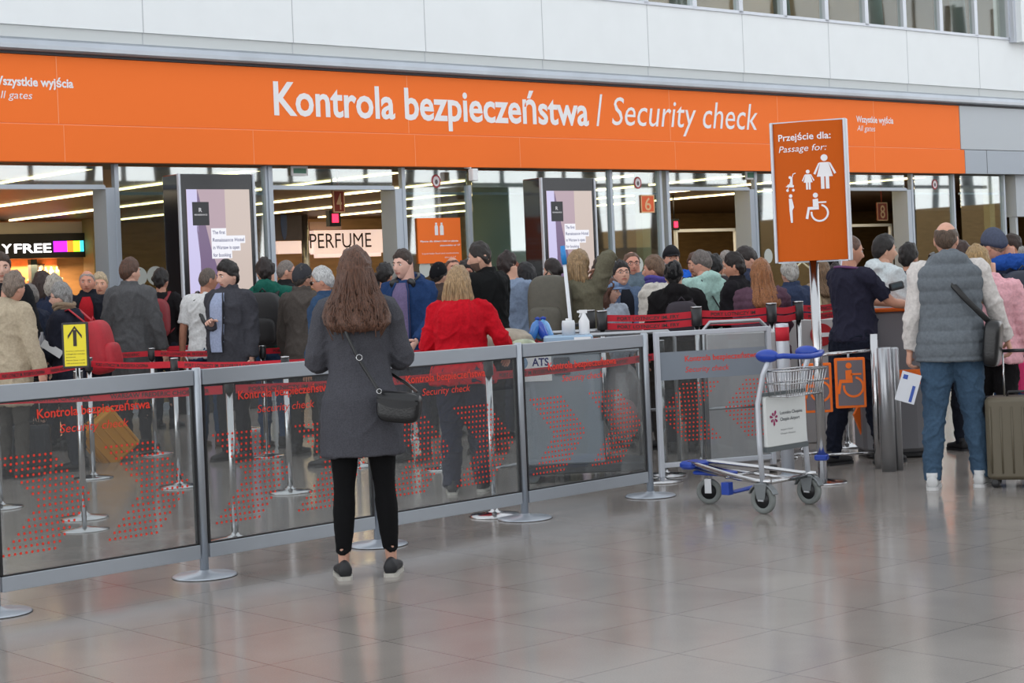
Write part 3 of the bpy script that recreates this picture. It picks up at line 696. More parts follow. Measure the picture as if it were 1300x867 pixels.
t.build('shelf',mat('pale_shelf',(.8,.62,.42),.5),sh)
MB().box(bs_(53),bs_(61),D2+.6,D2+.75,0,zb(55,328)).build('display_column',mat('dark_teal',(.03,.06,.07),.5),sh)
p=MB().box(bs_(74),bs_(84),D2+1.12,D2+1.19,zb(80,345),zb(80,333)).build('framed_portrait',[bk],sh)
MB().ell(((bs_(79)),D2+1.11,zb(80,339)),(.055,.01,.075)).build('portrait_face',mat('portrait_tone',(.45,.2,.1),.6),p)
for j in range(10):
    c=((.8,.3,.1),(.7,.6,.2),(.15,.1,.1),(.8,.7,.6))[j%4]; s=bs_(64+3.6*j); z=zb(60,352 if j%2 else 366)
    o=MB().lathe([(.05,0),(.055,.16),(.02,.20),(.02,.25)],(s,D2+1.0,z+.002),14).build('bottle',mat('bottle_%d'%(j%4),c,.3),None,MF); tag(o,'small bottle on the glowing shelf of the orange-lit shop','bottle','bottles on the shop shelf')
L=bpy.data.lights.new('shop_light','AREA'); L.energy=140; L.color=(1,.62,.35); L.shape='RECTANGLE'; L.size=3.2; L.size_y=.8
lo=bpy.data.objects.new('shop_light',L); COL.objects.link(lo); lo.matrix_world=MF@Matrix.Translation(((a+b_)/2+1.2,D2+.7,2.35))
o=MB().box(bs_(102),bs_(129),D2-.6,D2-.1,0,3.32).build('square_column',mat('olive_beige_column',srgb(150,138,98),.7),None,MF); tag(o,'square beige column right of the black shop sign','column')
for k in range(6):  # added area fills under the ceiling, boosting what the strips give
    L=bpy.data.lights.new('interior_fill','AREA'); L.energy=110; L.color=(1,.86,.62); L.shape='RECTANGLE'; L.size=3; L.size_y=9
    lo=bpy.data.objects.new('interior_fill',L); COL.objects.link(lo); lo.matrix_world=MF@Matrix.Translation((-1+5.4*k,8,3.25))
# parfumerie
ps=root('perfume_shop','pale shop front with a long lit word sign over it','shop',MF)
pk=mat('pink_white_lightbox',(.9,.75,.7),.5,emit=(1,.74,.66),es=.55)
a2,b2=bs_(346),bs_(477); zz=lambda x,y:fp(x,y,-D2+.3)[1]
MB().box(bs_(390),b2,D2-.3,D2-.1,zz(430,322),zz(430,292)).build('sign_box',pk,ps)
t=MB(); z0=zz(430,314.5); zt=zz(430,296); text_into(t,'PERFUME',bs_(384),z0,bs_(462)-bs_(384),zt-z0,D2-.31,0,.0); t.build('lettering',BKP,ps)
MB().box(bs_(396),b2,D2-.2,D2-.05,zz(430,326.5),zz(430,322)).build('lower_light_rail',pk,ps)
MB().box(a2,bs_(390),D2-.2,D2,zz(360,322),zz(360,306)).build('side_light_rail',pk,ps)
MB().box(bs_(391),bs_(431),D2-.1,D2+.1,zz(410,291),zz(410,281)).build('bulkhead',mat('rose_bulkhead',srgb(190,160,146),.6),ps)
MB().box(a2-.5,bs_(560),D2+.9,D2+1,0,3.35).build('back_wall',WD,ps)
pin=mat('pink_poster',srgb(196,150,160),.6,noise_amt=.3,nscale=2); MB().box(bs_(347),bs_(372),D2+.75,D2+.85,.6,zz(360,327)).build('poster',pin,ps)
t=MB(); xq=fs(387,300,-(D2-1.2)); t.tube([(xq,D2-1.2,0),(xq,D2-1.2,fp(386,255,-D2+1.2)[1])],.09,16); t.build('steel_post',STEEL,ps)
o=MB().box(fs(346,280,-D2+1.3),fs(383,280,-D2+1.3),D2-1.3,D2-1.2,fp(360,305,-D2+1.3)[1],fp(360,257,-D2+1.3)[1])
img=mat('dim_advert_picture',srgb(74,66,78),.5,noise_amt=.5,nscale=1.2); ho=o.build('hanging_screen',img,None,MF); tag(ho,'dark picture screen hanging inside the second door bay','screen')
MB().ell((fs(360,280,-D2+1.3),D2-1.31,fp(360,282,-D2+1.3)[1]),(.09,.01,.42)).build('pictured_figure',mat('pictured_blue',srgb(70,90,140),.6),ho)
# inner frames seen through the third and fourth openings
for x0,x1,y0,lab,D in ((858,936,291,'white metal portal frame inside the third door bay',8),(1060,1133,285,'white metal portal frame inside the door bay under number 8',8)):
    m_=MB(); a3,b3=fs(x0,300,-D),fs(x1,300,-D); zt=fp(x0,y0,-D)[1]
    m_.box(a3,a3+.07,D,D+.07,0,zt); m_.box(b3-.07,b3,D,D+.07,0,zt); m_.box(a3,b3,D,D+.07,zt-.07,zt); tag(m_.build('portal_frame',WHITE,None,MF),lab,'frame')
# hanging numbers and their lights
NUM=mat('number_sign_red_orange',srgb(150,48,22),.5); NUMB=mat('number_sign_orange',srgb(226,92,40),.5); PCH=mat('peach_print',srgb(226,178,130),.6)
for ch,x0,x1,y0,y1,D,mt in (('4',422,438,241,270,-1.0,NUM),('6',813,831,247.5,270,-GD+.012,NUMB),('8',1113,1127,257,280,-1.6,NUM)):
    sa,zt=fp(x0,y0,D); sb,z0=fp(x1,y1,D); m_=MB(); d=-D; m_.box(sa,sb,d-.004,d+.02 if ch!='6' else d,z0,zt,0)
    e=.02
    for q in ((sa,sb,z0,z0+e),(sa,sb,zt-e,zt),(sa,sa+e,z0,zt),(sb-e,sb,z0,zt)): m_.box(q[0],q[1],d-.008,d-.004,q[2],q[3],1)
    text_into(m_,ch,sa+(sb-sa)*.28,z0+(zt-z0)*.14,(sb-sa)*.46,(zt-z0)*.70,d-.009,1,.01)
    if ch!='6': m_.tube([((sa+sb)/2,d+.01,zt),((sa+sb)/2,d+.01,3.33)],.012,8,0)
    o=m_.build('number_sign',[mt,PCH],None,MF); tag(o,{'4':'dark red hanging panel with a 4 above the second door bay','6':'orange square with the figure 6 stuck on glass','8':'dark red hanging panel with an 8 right of the orange pole sign'}[ch],'sign')
rl=mat('red_signal',(1,.02,.03),.4,emit=(1,.02,.06),es=3)
for x,y,D,lab in ((425.5,277,-3,'small square red signal lamp below the hanging number 4'),(858,285,-7.6,'small square red signal lamp at the corner of the white portal frame')):
    s,z=fp(x,y,D); m_=MB().box(s-.11,s+.11,-D,-D+.1,z-.13,z+.13); o=m_.build('signal_lamp',BLACK,None,MF); tag(o,lab,'light'); MB().box(s-.06,s+.06,-D-.01,-D,z-.07,z+.07).build('lit_window',rl,o)
    MB().tube([(s,-D+.05,z+.13),(s,-D+.05,3.32)],.015,8).build('hanger',BLACK,o)
# exit plates, round stickers on the transoms
gx=mat('green_exit',srgb(80,130,110),.5)
for x0,x1,y0,y1 in ((369,390,211,223),(946,960,217,228)):
    sa,zt=fp(x0,y0,-GD+.03); sb,z0=fp(x1,y1,-GD+.03); m_=MB().box(sa,sb,GD-.05,GD-.02,z0,zt,0); m_.box(sa+.03,sb-.03,GD-.055,GD-.05,z0+.03,zt-.03,1)
    tag(m_.build('exit_sign',[WHITE,gx],None,MF),'small pale framed green exit plate above the %s door bay'%('second' if x0<400 else 'third'),'sign')
for x,y,lab in ((554,230,'round red-rimmed sticker on the pane above the orange liquids notice'),(810,232,'round red-rimmed sticker on the pane above number 6'),(1187,234,'round red-rimmed sticker on the pane right of number 8')):
    s,z=fp(x,y,-GD+.01); m_=MB(); m_.disc(s,z,.085,.10,GD-.006,GD-.002,0,24); m_.disc(s,z,.062,.075,GD-.008,GD-.006,1,24); m_.disc(s,z-.01,.03,.04,GD-.010,GD-.008,2,6)
    tag(m_.build('round_sticker',[mat('sticker_red',srgb(176,60,70),.6),PRW,mat('sticker_grey',srgb(110,100,104),.6)],None,MF),lab,'sticker')
dotm=mat('frosted_dot',srgb(190,194,188),.7)
for x,y,lab in ((176,351,'left'),(198,350,'right')):
    s,z=fp(x,y,-GD+.01); tag(MB().disc(s,z,.13,.11*1.15,GD-.006,GD-.002,0,24).build('round_marker',dotm,None,MF),'round frosted marker on the glass beside the grey-coated man, %s one'%lab,'sticker')
for x,y,lab in ((541,341,'round frosted marker on the glass under the orange liquids notice'),(812,336,'round frosted marker on the glass right of the balding man in glasses'),(977,325,'round frosted marker on the glass just left of the hanging pole sign')):
    s,z=fp(x,y,-GD+.03); tag(MB().disc(s,z,.11,.13,GD-.006,GD-.002,0,24).build('round_marker',dotm,None,MF),lab,'sticker')
# orange notice about liquids
sa,zt=fp(529.5,277,-GD+.03); sb,z0=fp(586.5,333,-GD+.03); wS=sb-sa; hS=zt-z0
nb=MB().box(sa,sb,GD-.03,GD-.005,z0,zt).build('liquids_notice',ORG,None,MF); tag(nb,'square orange notice with two white bottle pictures on the glass','sign')
m_=MB(); y=GD-.033
for cx,bw_,cap in ((.43,.075,0),(.555,.085,1)):
    x=sa+wS*cx; b0=z0+hS*.62; m_.box(x-wS*bw_/2,x+wS*bw_/2,y,y+.002,b0,b0+hS*.19); m_.prism([(x-wS*bw_/2,b0+hS*.19),(x+wS*bw_/2,b0+hS*.19),(x+wS*.018,b0+hS*.235),(x-wS*.018,b0+hS*.235)],y,y+.002)
    m_.box(x-wS*.022,x+wS*.022,y,y+.002,b0+hS*.24,b0+hS*.275)
for s_,xa,xb,zb_,h,bo in (('Płynne dla dzieci i leki w płynie',.05,.93,.47,.035,.03),('stanowisko nr 17',.50,.97,.375,.035,.03),('Liquid baby food and medications',.08,.93,.20,.035,0),('stand 17',.60,.86,.11,.035,0)):
    text_into(m_,s_,sa+wS*xa,z0+hS*zb_,wS*(xb-xa),hS*h,y,0,bo)
m_.build('print',PRW,nb)
# tiny coloured band behind the notice: distant kiosk
# ----------------------------------------------------------------- display totems
def totem(x0,x1,ytop,D,lab,ground=True):
    sa,zt=fp(x0,ytop,D); sb,_=fp(x1,ytop,D); d=-D; r=root('display_totem',lab,'screen',MF@Matrix.Translation((sa,d,0)))
    Wd=sb-sa; H=zt
    MB().rbox(0,Wd,0,.42,0,H,.03).build('housing',mat('gloss_black',(.012,.012,.015),.12),r)
    MB().box(-.012,.018,-.02,.02,0,H).box(Wd-.018,Wd+.012,-.02,.02,0,H).build('edge_strip',ALUW,r)
    x0_,x1_,z0_,z1_=.09*Wd,.93*Wd,.55,H*.935
    base=mat('screen_mauve',(.0,.0,.0),.15,emit=srgb(176,158,164),es=.9); 
    sc_=MB().box(x0_,x1_,-.012,-.004,z0_,z1_).build('screen',base,r)
    w_=x1_-x0_; h_=z1_-z0_
    def P(poly,col,lay,es=.9):
        m=MB().prism([(x0_+w_*a,z0_+h_*b) for a,b in poly],-.014-lay*.001,-.0125-lay*.001); return m.build('picture_area',mat('scr_%d_%d_%d'%col,(0,0,0),.15,emit=srgb(*col),es=es),sc_)
    P([(0,0),(.10,0),(.18,.55),(.16,1),(0,1)],(196,190,226),1); P([(.10,0),(.18,.60),(.14,.78),(.17,1),(.36,.66),(.66,.3),(.80,0)],(112,92,124),1)
    P([(.60,1),(1,1),(1,.42),(.68,.36),(.60,.6)],(196,180,172),1); P([(.72,.33),(1,.43),(1,0),(.55,0)],(84,72,104),2); P([(.17,1),(.60,1),(.60,.6),(.66,.34),(.36,.66)],(172,150,160),1)
    t=MB()
    for i,(a,b) in enumerate(((.33,.20),(.33,.50),(.33,.42),(.33,.28))): t.box(x0_+w_*.36,x0_+w_*(.36+b+.04),-.018,-.016,z0_+h_*(.74-.042*i),z0_+h_*(.74-.042*i)+h_*.043,0)
    for i,(s_,b) in enumerate((('The first',.20),('Renaissance Hotel',.50),('in Warsaw is open',.42),('for booking',.28))): text_into(t,s_,x0_+w_*.38,z0_+h_*(.75-.042*i),w_*b,h_*.020,-.0185,1,.01)
    t.build('caption',[mat('scr_white',(0,0,0),.2,emit=(.8,.8,.86),es=.9),mat('scr_ink',(.05,.06,.2),.5)],sc_)
    MB().box(x0_+w_*.08,x0_+w_*.34,-.017,-.0155,z0_+h_*.80,z0_+h_*.93).build('logo_block',mat('logo_dark',(.03,.03,.035),.4),sc_)
    t=MB(); text_into(t,'R',x0_+w_*.18,z0_+h_*.875,w_*.05,h_*.022,-.018,0,.02); text_into(t,'RENAISSANCE',x0_+w_*.11,z0_+h_*.855,w_*.2,h_*.008,-.018,0,.02); t.build('logo_print',PRW,sc_)
    return r
totem(226,321,220.5,.9,'tall black advertising totem with lit picture behind the man in the grey suit')
totem(686,754,225.5,.9,'tall black advertising totem with lit picture behind the woman in the olive parka')
totem(1062,1072.5,228,.9,'tall black totem mostly hidden behind the orange pole sign')
# security camera and lamp under the sign
s,z=fp(601,221,.05); m_=MB().rbox(s-.05,s+.06,-.10,.02,z-.10,z+.08,.02).tube([(s,0,z+.1),(s-.05,.1,3.26)],.015,8); tag(m_.build('ceiling_camera',WHITE,None,MF),'small white box lamp hanging under the orange sign near the round column','lamp')
# ----------------------------------------------------------------- glazed hall front opposite the facade (what the panes mirror)
HM=mat('hall_steel',srgb(70,76,80),.6)
MH2=MF@Matrix.Translation((0,-30,0)); m_=MB()
for k in range(-2,26):
    s=-12+3.2*k; m_.tube([(s,0,2.6),(s+ (1.8 if k%2 else -.6),-.5,14)],.16 if k%2 else .28,8); m_.box(s+1.5,s+1.62,-.06,.06,2.6,14)
for z in (2.6,5.2,7.8,10.4): m_.box(-18,66,-.06,.06,z-.08,z+.08)
struct(m_.build('window_hall_front',HM,None,MH2))
struct(MB().box(-18,66,-.1,.1,0,2.6).build('wall_front',mat('hall_low_wall',srgb(96,88,80),.7,noise_amt=.3,nscale=1),None,MH2))
# daylight
w=bpy.data.worlds.new('sky'); SC.world=w; w.use_nodes=True; nt=w.node_tree; bg=nt.nodes['Background']
tc=nt.nodes.new('ShaderNodeTexCoord'); sx=nt.nodes.new('ShaderNodeSeparateXYZ'); nt.links.new(tc.outputs['Generated'],sx.inputs[0])
cr_=nt.nodes.new('ShaderNodeValToRGB'); nt.links.new(sx.outputs[2],cr_.inputs[0])
cr_.color_ramp.elements[0].position=0; cr_.color_ramp.elements[0].color=(2.3,2.35,2.4,1); cr_.color_ramp.elements[1].position=.45; cr_.color_ramp.elements[1].color=(.90,.95,1,1)
nt.links.new(cr_.outputs[0],bg.inputs[0]); bg.inputs[1].default_value=1.0
vs_=SC.view_settings; vs_.view_transform='Standard'; vs_.look='None'; vs_.gamma=1; vs_.use_curve_mapping=False; vs_.exposure=.28
# ================================================================= glass barrier in front
g0=gp(-5,779); g4=gp(826,630); du=(g4-g0).normalized(); 
def g_on(x,y): 
    return (gp(x,y)-g0).dot(du)
SP=(g4-g0).length/4
MFN=Matrix.Identity(4); pn=Vector((-du.y,du.x,0))
for i in range(3): MFN[i][0]=du[i]; MFN[i][1]=pn[i]; MFN[i][2]=(0,0,1)[i]; MFN[i][3]=g0[i]
def fpost(name,x,lab,h=1.115):
    m_=MB().lathe([(.0001,h),(.02,h),(.024,h-.006),(.024,.02)],(0,0,0),24); o=m_.build('post',ALU,None)
    r=root(name,lab,'post',MFN@Matrix.Translation((x,0,0)),'grey posts of the glass barrier' if lab.startswith('grey metal post of') else None); o.parent=r
    MB().lathe([(.172,.0),(.172,.006),(.165,.012),(.05,.022),(.028,.034),(.024,.036)][::1],(0,0,0),40).build('base_disc',ALU,r); MB().lathe([(.174,0),(.174,.004)],(0,0,0),40).build('rubber_ring',BLACK,r)
    return r
labs=['grey barrier post at the far left edge with its disc foot in the corner','grey barrier post left of the woman in the grey wool coat','grey barrier post behind the legs of the woman in the grey wool coat','grey barrier post below the woman in the red jumper, right of her','grey barrier post at the right end next to the framed panel']
for i,l in enumerate(labs): fpost('barrier_post',SP*i,l)
def chevron(mb,x0,zt,dirn,y,mi,cols=10,rows=16,sp=.0315,lim=None,zlim=None):
    for r_ in range(rows):
        off=(min(r_,rows-1-r_))*sp*.92*dirn
        for c in range(cols):
            x=x0+off+c*sp*dirn; z=zt-r_*sp
            if lim and not(lim[0]<x<lim[1]): continue
            mb.disc(x,z,.0072,.0072,y,y+.0006,mi,7)
plabs=['clear glass barrier panel at the far left with red dotted arrows','clear glass barrier panel partly hidden behind the woman in the grey coat','clear glass barrier panel between the grey-coated woman and the blonde woman\'s feet','clear glass barrier panel in front of the grey cleaning cart']
plabs=['glass barrier panel with red dotted arrows, farthest left, beside the nearest corner','glass barrier panel whose right half is hidden behind the woman in the grey coat','glass barrier panel in front of the blonde woman in the red jumper','glass barrier panel in front of the grey cleaning cart']
PS=[-1]+[0,1,2,3]
for i in range(-1,4):
    x0,x1=SP*i+.03,SP*(i+1)-.03
    if i==-1: continue
    r=root('glass_barrier',plabs[i],'barrier',MFN@Matrix.Translation((x0,0,0))); w_=x1-x0
    MB().box(0,w_,-.016,.016,1.022,1.105).build('top_rail',ALU,r,bevel=.003); MB().box(0,w_,-.016,.016,.098,.172).build('bottom_rail',ALU,r,bevel=.003)
    MB().box(0,w_,-.010,.010,1.014,1.022).box(0,w_,-.010,.010,.172,.180).box(0,.012,-.010,.010,.172,1.022).box(w_-.014,w_,-.010,.010,.172,1.022).build('gasket',BLACK,r)
    gl=MB().box(.012,w_-.014,-.003,.003,.18,1.014).build('glass_pane',G_FENCE,r)
    for xd in (.06 if i else .02,.62): dots=MB(); chevron(dots,xd,.745,1,-.0045,0); dots.build('dotted_arrow',PRR,gl)
    t=MB(); text_into(t,'Kontrola bezpieczeństwa',.235,.925,.66,.045,-.0045,0,.015); t.build('lettering',PRR,gl)
    t=MB(); text_into(t,'Security check',.36,.842,.40,.042,-.0045,0,.0,.2); t.build('lettering',PRR,gl)
# framed free panel on the right
a_=gp(838,612); b_=gp(985,599); d5=(b_-a_).normalized(); M5=Matrix.Identity(4)
for i in range(3): M5[i][0]=d5[i]; M5[i][1]=(-d5.y,d5.x,0)[i]; M5[i][3]=a_[i]
L5=(b_-a_).length
r=root('framed_barrier','framed glass barrier panel with grey band and left-pointing arrows, behind the trolley','barrier',M5)
MB().box(0,.035,-.02,.02,.02,1.09).box(L5-.035,L5,-.02,.02,.06,1.09).box(.035,L5-.035,-.02,.02,1.055,1.09).box(.035,L5-.035,-.016,.016,.10,.135).build('frame',ALUW,r,bevel=.004)
gl=MB().box(.035,L5-.035,-.003,.003,.135,1.055).build('glass_pane',G_FENCE,r)
MB().box(.035,L5-.035,-.0045,-.0035,.735,.94).build('grey_band',mat('frosted_grey_band',srgb(128,136,146),.5),gl)
t=MB(); text_into(t,'Kontrola bezpieczeństwa',.24,.865,.60,.040,-.0055,0,.015); t.build('lettering',PRR,gl); t=MB(); text_into(t,'Security check',.24,.785,.36,.040,-.0055,0,0,.2); t.build('lettering',PRR,gl)
dots=MB(); lim=(.05,L5-.05); chevron(dots,.50,.70,-1,-.0045,0,lim=lim,rows=14); dots.build('dotted_arrow',PRR,gl); dots=MB(); chevron(dots,1.02,.70,-1,-.0045,0,cols=10,lim=lim,rows=14); dots.build('dotted_arrow',PRR,gl)
MB().lathe([(.15,0),(.15,.01),(.05,.02),(.02,.04)],(.02,0,0),32).build('base_disc',CHROME,r); MB().lathe([(.03,0),(.03,.05)],(L5-.02,0,0),16).build('foot',BLACK,r)
# thick end post
P=gp(1001,606); r=root('end_post','thick pale grey post with red tape at its top behind the luggage trolley','post',TR(P.x,P.y,0))
MB().lathe([(.048,.01),(.048,1.10),(.044,1.115),(.0001,1.118)],(0,0,0),28).build('post',ALUW,r); MB().lathe([(.12,0),(.12,.008),(.055,.02),(.05,.03)],(0,0,0),36).build('base_disc',ALU,r)
MB().lathe([(.0495,.99),(.0495,1.09)],(0,0,0),28).build('red_tape',RED,r)
# ================================================================= belt posts
def mkpost(h,k=1):
    r=root('belt_post','x','post')
    MB().lathe([(.021,.02),(.021,h-.10)],(0,0,0),20).build('pole',CHROME,r)
    MB().lathe([(.165,0),(.165,.006),(.155,.014),(.06,.026),(.03,.035),(.022,.05)],(0,0,0),36).build('base_disc',CHROME,r)
    MB().lathe([(.028*k,h-.115*k),(.032*k,h-.11*k),(.032*k,h-.012)],(0,0,0),20).build('belt_head',BLACK,r); MB().lathe([(.033*k,h-.012),(.033*k,h-.002),(.0001,h)],(0,0,0),20).build('cap',CHROME,r)
    return r
bp_=None; bt_=None; NP={}
def bpost(key,x,y=None,Z=None,lab=''):
    global bp_,bt_
    P=gp(x,y) if y else at(x,hzy(x),Z)
    if not y:
        if bt_ is None: bt_=mkpost(1.245,1.35); o=bt_
        else: o=copy_tree(bt_)
    elif bp_ is None: bp_=mkpost(1.02); o=bp_
    else: o=copy_tree(bp_)
    o.matrix_world=TR(P.x,P.y,0); tag(o,lab,'post'); NP[key]=Vector((P.x,P.y,0)); return o
Lp='chrome belt post '
for k,x,y,l in (('a0',-70,700,None),('a1',299,686,'behind the glass panel left of the grey-coated woman, nearest of those there'),('a2',628,655,'right behind the glass below the right side of the red jumper'),('a3',845,604,'just behind the framed panel with the grey band'),
    ('b0',1,645,'at the far left edge behind the first glass panel'),('b1',107,658,'behind the first glass panel, the closest one in its middle'),('b2',119,607,'behind the first glass panel, farther one just right of its middle'),('b3',228,618,'close behind the right end of the first glass panel'),
    ('b4',369,625,'behind the second glass panel, just left of the grey-coated woman'),('b5',455,592,'seen between the legs of the grey-coated woman'),('b6',563,596,'beside the legs of the blonde woman in red'),
    ('c0',12,581,'far back behind the left end of the first glass panel'),('c1',198,577,'far back beside the tilted yellow suitcase'),('c2',339,580,'far back between the two middle posts of the second panel'),('c3',523,557,'far back behind the black shoulder bag'),('d1',316,545,'farthest back behind the second glass panel')):
    if l: bpost(k,x,y,None,Lp+l)
    else: P=gp(x,y); NP[k]=Vector((P.x,P.y,0))
for k,x,Z,l in (('c4',762,14.1,'with tall black head right of the spray bottle, nearer of the pair'),('c5',747,14.6,'with tall black head right of the mop handle, farther of the pair'),('e0',882,14.05,'with tall black head between the black-coated person and the mint parka'),('e1',977,14.2,'with tall black head beside the woman in the plum puffer jacket'),('e2',1011,14.5,'with tall black head left of the sign pole'),('e3',1066,14.85,'hidden behind the officer in navy')):
    bpost(k,x,None,Z,Lp+l)
for k,x,Z in (('c-1',-60,17.5),('d0',-60,20.5),('d2',640,20.5),('e9',1170,24)): P=at(x,hzy(x),Z); NP[k]=Vector((P.x,P.y,0))
BT='PORT LOTNICZY IM. FRYDERYKA CHOPINA  ✶  WARSAW FREDERIC CHOPIN AIRPORT  ✶  '
BT=BT.replace('✶','*')
def belt(a,b,lab,z=.965,h=.052):
    A_,B_=NP[a],NP[b]; d=(B_-A_); Ln=d.length; d.normalize(); M=Matrix.Identity(4)
    for i in range(3): M[i][0]=d[i]; M[i][1]=(-d.y,d.x,0)[i]; M[i][3]=A_[i]
    m_=MB(); N=10; vs=[]
    for i in range(N+1):
        x=.04+(Ln-.08)*i/N; sg_=-.012*math.sin(math.pi*i/N)
        for y in (-.001,.001):
            for zz in (z-h/2,z+h/2): vs.append((x,y,zz+sg_))
    F=[]
    for i in range(N):
        o=i*4; F+=[(o,o+4,o+5,o+1),(o+2,o+3,o+7,o+6),(o+1,o+5,o+7,o+3),(o,o+2,o+6,o+4)]
    m_.add(vs,F,0); o=m_.build('barrier_belt',RED,None,M); tag(o,lab,'belt')
    t=MB(); x=.12; j=0
    while x<Ln-.3:
        s=('PORT LOTNICZY IM. FRYDERYKA CHOPINA','WARSAW FREDERIC CHOPIN AIRPORT')[j%2]; w_=len(s)*.0235
        if x+w_>Ln-.1:
            n=int((Ln-.12-x)/.0235); s=s[:n].strip(); w_=len(s)*.0235
            if n<3: break
        text_into(t,s,x,z-.014,w_,.026,-.0025,0,.02,fn=lambda q:Vector((q.x,q.y,q.z-.012*math.sin(math.pi*q.x/Ln)))); x+=w_+.12; j+=1
    t.build('lettering',BKP,o)
belt('a0','a1','red lettered belt seen through the farthest left glass panel, nearest one',.92)
belt('a1','a2','red lettered belt passing behind the woman in the grey wool coat',.92)
belt('a2','a3','red lettered belt crossing in front of the white sheet on the cleaning cart',.90)
belt('b0','b2','red lettered belt just above the left end of the glass barrier, below the beige coat'); belt('b2','b3','red lettered belt just above the first glass panel under the yellow arrow sign')
belt('b3','b4','red lettered belt just above the barrier under the man in the grey suit'); belt('b4','b6','red lettered belt to the left of the red jumper, close above the barrier')
belt('c-1','c0','red lettered belt at the left edge under the man in the beige coat'); belt('c0','c1','red lettered belt running under the papers of the grey-haired woman'); belt('c1','c2','red lettered belt under the hem of the long grey coat and the suited man')
belt('c2','c3','red lettered belt under the black backpack of the green-hooded man'); belt('c3','c4','red lettered belt under the man in the black bomber jacket',1.0); belt('c4','e0','upper red lettered belt in front of the girl and the white-jacketed man',1.18); belt('c4','e0','lower red lettered belt in front of the girl and the white-jacketed man',1.115)
belt('d0','d1','red lettered belt farthest back on the left, behind the others',.93); belt('d1','d2','red lettered belt farthest back in the middle, behind the others',.93)
for z,q in ((1.185,'upper'),(1.12,'lower')):
    belt('e0','e1','%s of the red belts in front of the mint parka and plum jacket'%q,z); belt('e1','e2','%s of the red belts just left of the sign pole'%q,z); belt('e2','e3','%s of the red belts crossing behind the sign pole'%q,z)
# yellow arrow sign on a belt post
P=at(96,hzy(96),11.6); sx_=(at(112,440,11.6)-at(79,440,11.6)).length; z1=at(96,409,11.6).z; z0=at(96,467,11.6).z
r=root('arrow_sign','yellow arrow sign in a dark frame fixed on a post behind the first glass panel','sign',TR(P.x,P.y-.05,0,math.radians(2)))
MB().rbox(-sx_/2,sx_/2,-.012,.012,z0,z1,.008,axis='y').build('frame',BLACK,r)
pl=MB().box(-sx_/2+.014,sx_/2-.014,-.015,-.011,z0+.014,z1-.014).build('face',mat('sign_yellow',srgb(240,222,50),.6),r)
t=MB(); t.box(-.011,.011,-.017,-.015,z1-.155,z1-.05); t.prism([(-.045,z1-.105),(0,z1-.04),(.045,z1-.105),(.045,z1-.085),(0,z1-.018-.005),(-.045,z1-.085)][::-1],-.0175,-.0155); t.build('arrow',BKP,pl)
t=MB()
for i,s_ in enumerate(('Prosimy o zachowanie','odległości między','pasażerami','Please keep a safe','distance')): text_into(t,s_,-.06,z0+.11-.02*i,.12 if i!=2 else .06,.007,-.017)
t.build('print',BKP,pl); MB().box(-.01,.01,.0,.045,z0+.02,z0+.05).build('bracket',BLACK,r)
MB().tube([(0,.035,.02),(0,.035,z0+.1)],.016,14).lathe([(.16,0),(.16,.006),(.05,.02),(.016,.03)],(0,.035,0),30).build('stand',CHROME,r)
# ================================================================= pole sign
P=gp(1045,613); r=root('pole_sign','tall curved orange passage sign on a chrome pole beside the trolley','sign',TR(P.x,P.y,0,math.radians(-20)))
MB().tube([(0,.0,.02),(0,0,1.6)],.033,24).build('pole',CHROME,r); MB().lathe([(.17,0),(.17,.006),(.16,.012),(.06,.022),(.034,.03)],(0,0,0),44).build('base_disc',CHROME,r)
W2=.245; Z0,Z1=1.56,2.53
def cv(x): return -.075+.06*(x/W2)**2
N=16; fr=[(x,cv(x)) for x in [(-W2+2*W2*i/N) for i in range(N+1)]]
vs=[Vector((x,y,z)) for z in (Z0,Z1) for x,y in fr]; vs+=[Vector((x,.03-.0*(x),z)) for z in (Z0,Z1) for x,y in fr]; n=N+1
F=[(i,i+1,n+i+1,n+i) for i in range(N)]+[(2*n+i+1,2*n+i,3*n+i,3*n+i+1) for i in range(N)]+[(i+1,i,2*n+i,2*n+i+1) for i in range(N)]+[(n+i,n+i+1,3*n+i+1,3*n+i) for i in range(N)]+[(0,n,3*n,2*n),(n-1,3*n-1,4*n-1,2*n-1)][:0]
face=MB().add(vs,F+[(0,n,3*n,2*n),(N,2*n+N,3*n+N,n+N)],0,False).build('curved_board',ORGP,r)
for sd in (-1,1): MB().rbox(sd*W2-.012+ (.012*sd),sd*W2+.012+.012*sd,-.03,.055,Z0-.01,Z1+.01,.01).build('edge_profile',ALUW,face)
MB().box(-W2,W2,-.02,.03,Z0-.012,Z0-.002).build('bottom_profile',ALU,face); MB().box(-W2,W2,-.02,.03,Z1+.002,Z1+.01).build('top_profile',ALU,face)
cvf=lambda q:Vector((q.x,cv(q.x)+q.y,q.z))
t=MB(); text_into(t,'Przejście dla:',-.205,2.405,.37,.046,-.003,0,.015,fn=cvf); text_into(t,'Passage for:',-.205,2.325,.34,.044,-.003,0,0,.2,fn=cvf)
t.build('lettering',PRW,face)
def pict(fnb,x,z,k):
    m_=MB(); fnb(m_,x,z,k); m_.v=[tuple(cvf(Vector(v))) for v in m_.v]; return m_
def woman(m,x,z,k):
    y=(-.004,-.002); m.disc(x,z+.24*k,.026*k,.026*k,*y); m.prism([(x-.03*k,z+.205*k),(x+.03*k,z+.205*k),(x+.06*k,z+.095*k),(x-.06*k,z+.095*k)],*y)
    for s in (-1,1): m.box(x+s*.018*k-.013*k,x+s*.018*k+.013*k,y[0],y[1],z,z+.10*k); m.prism([(x+s*.03*k,z+.205*k),(x+s*.045*k,z+.20*k),(x+s*.085*k,z+.12*k),(x+s*.07*k,z+.112*k)],*y)
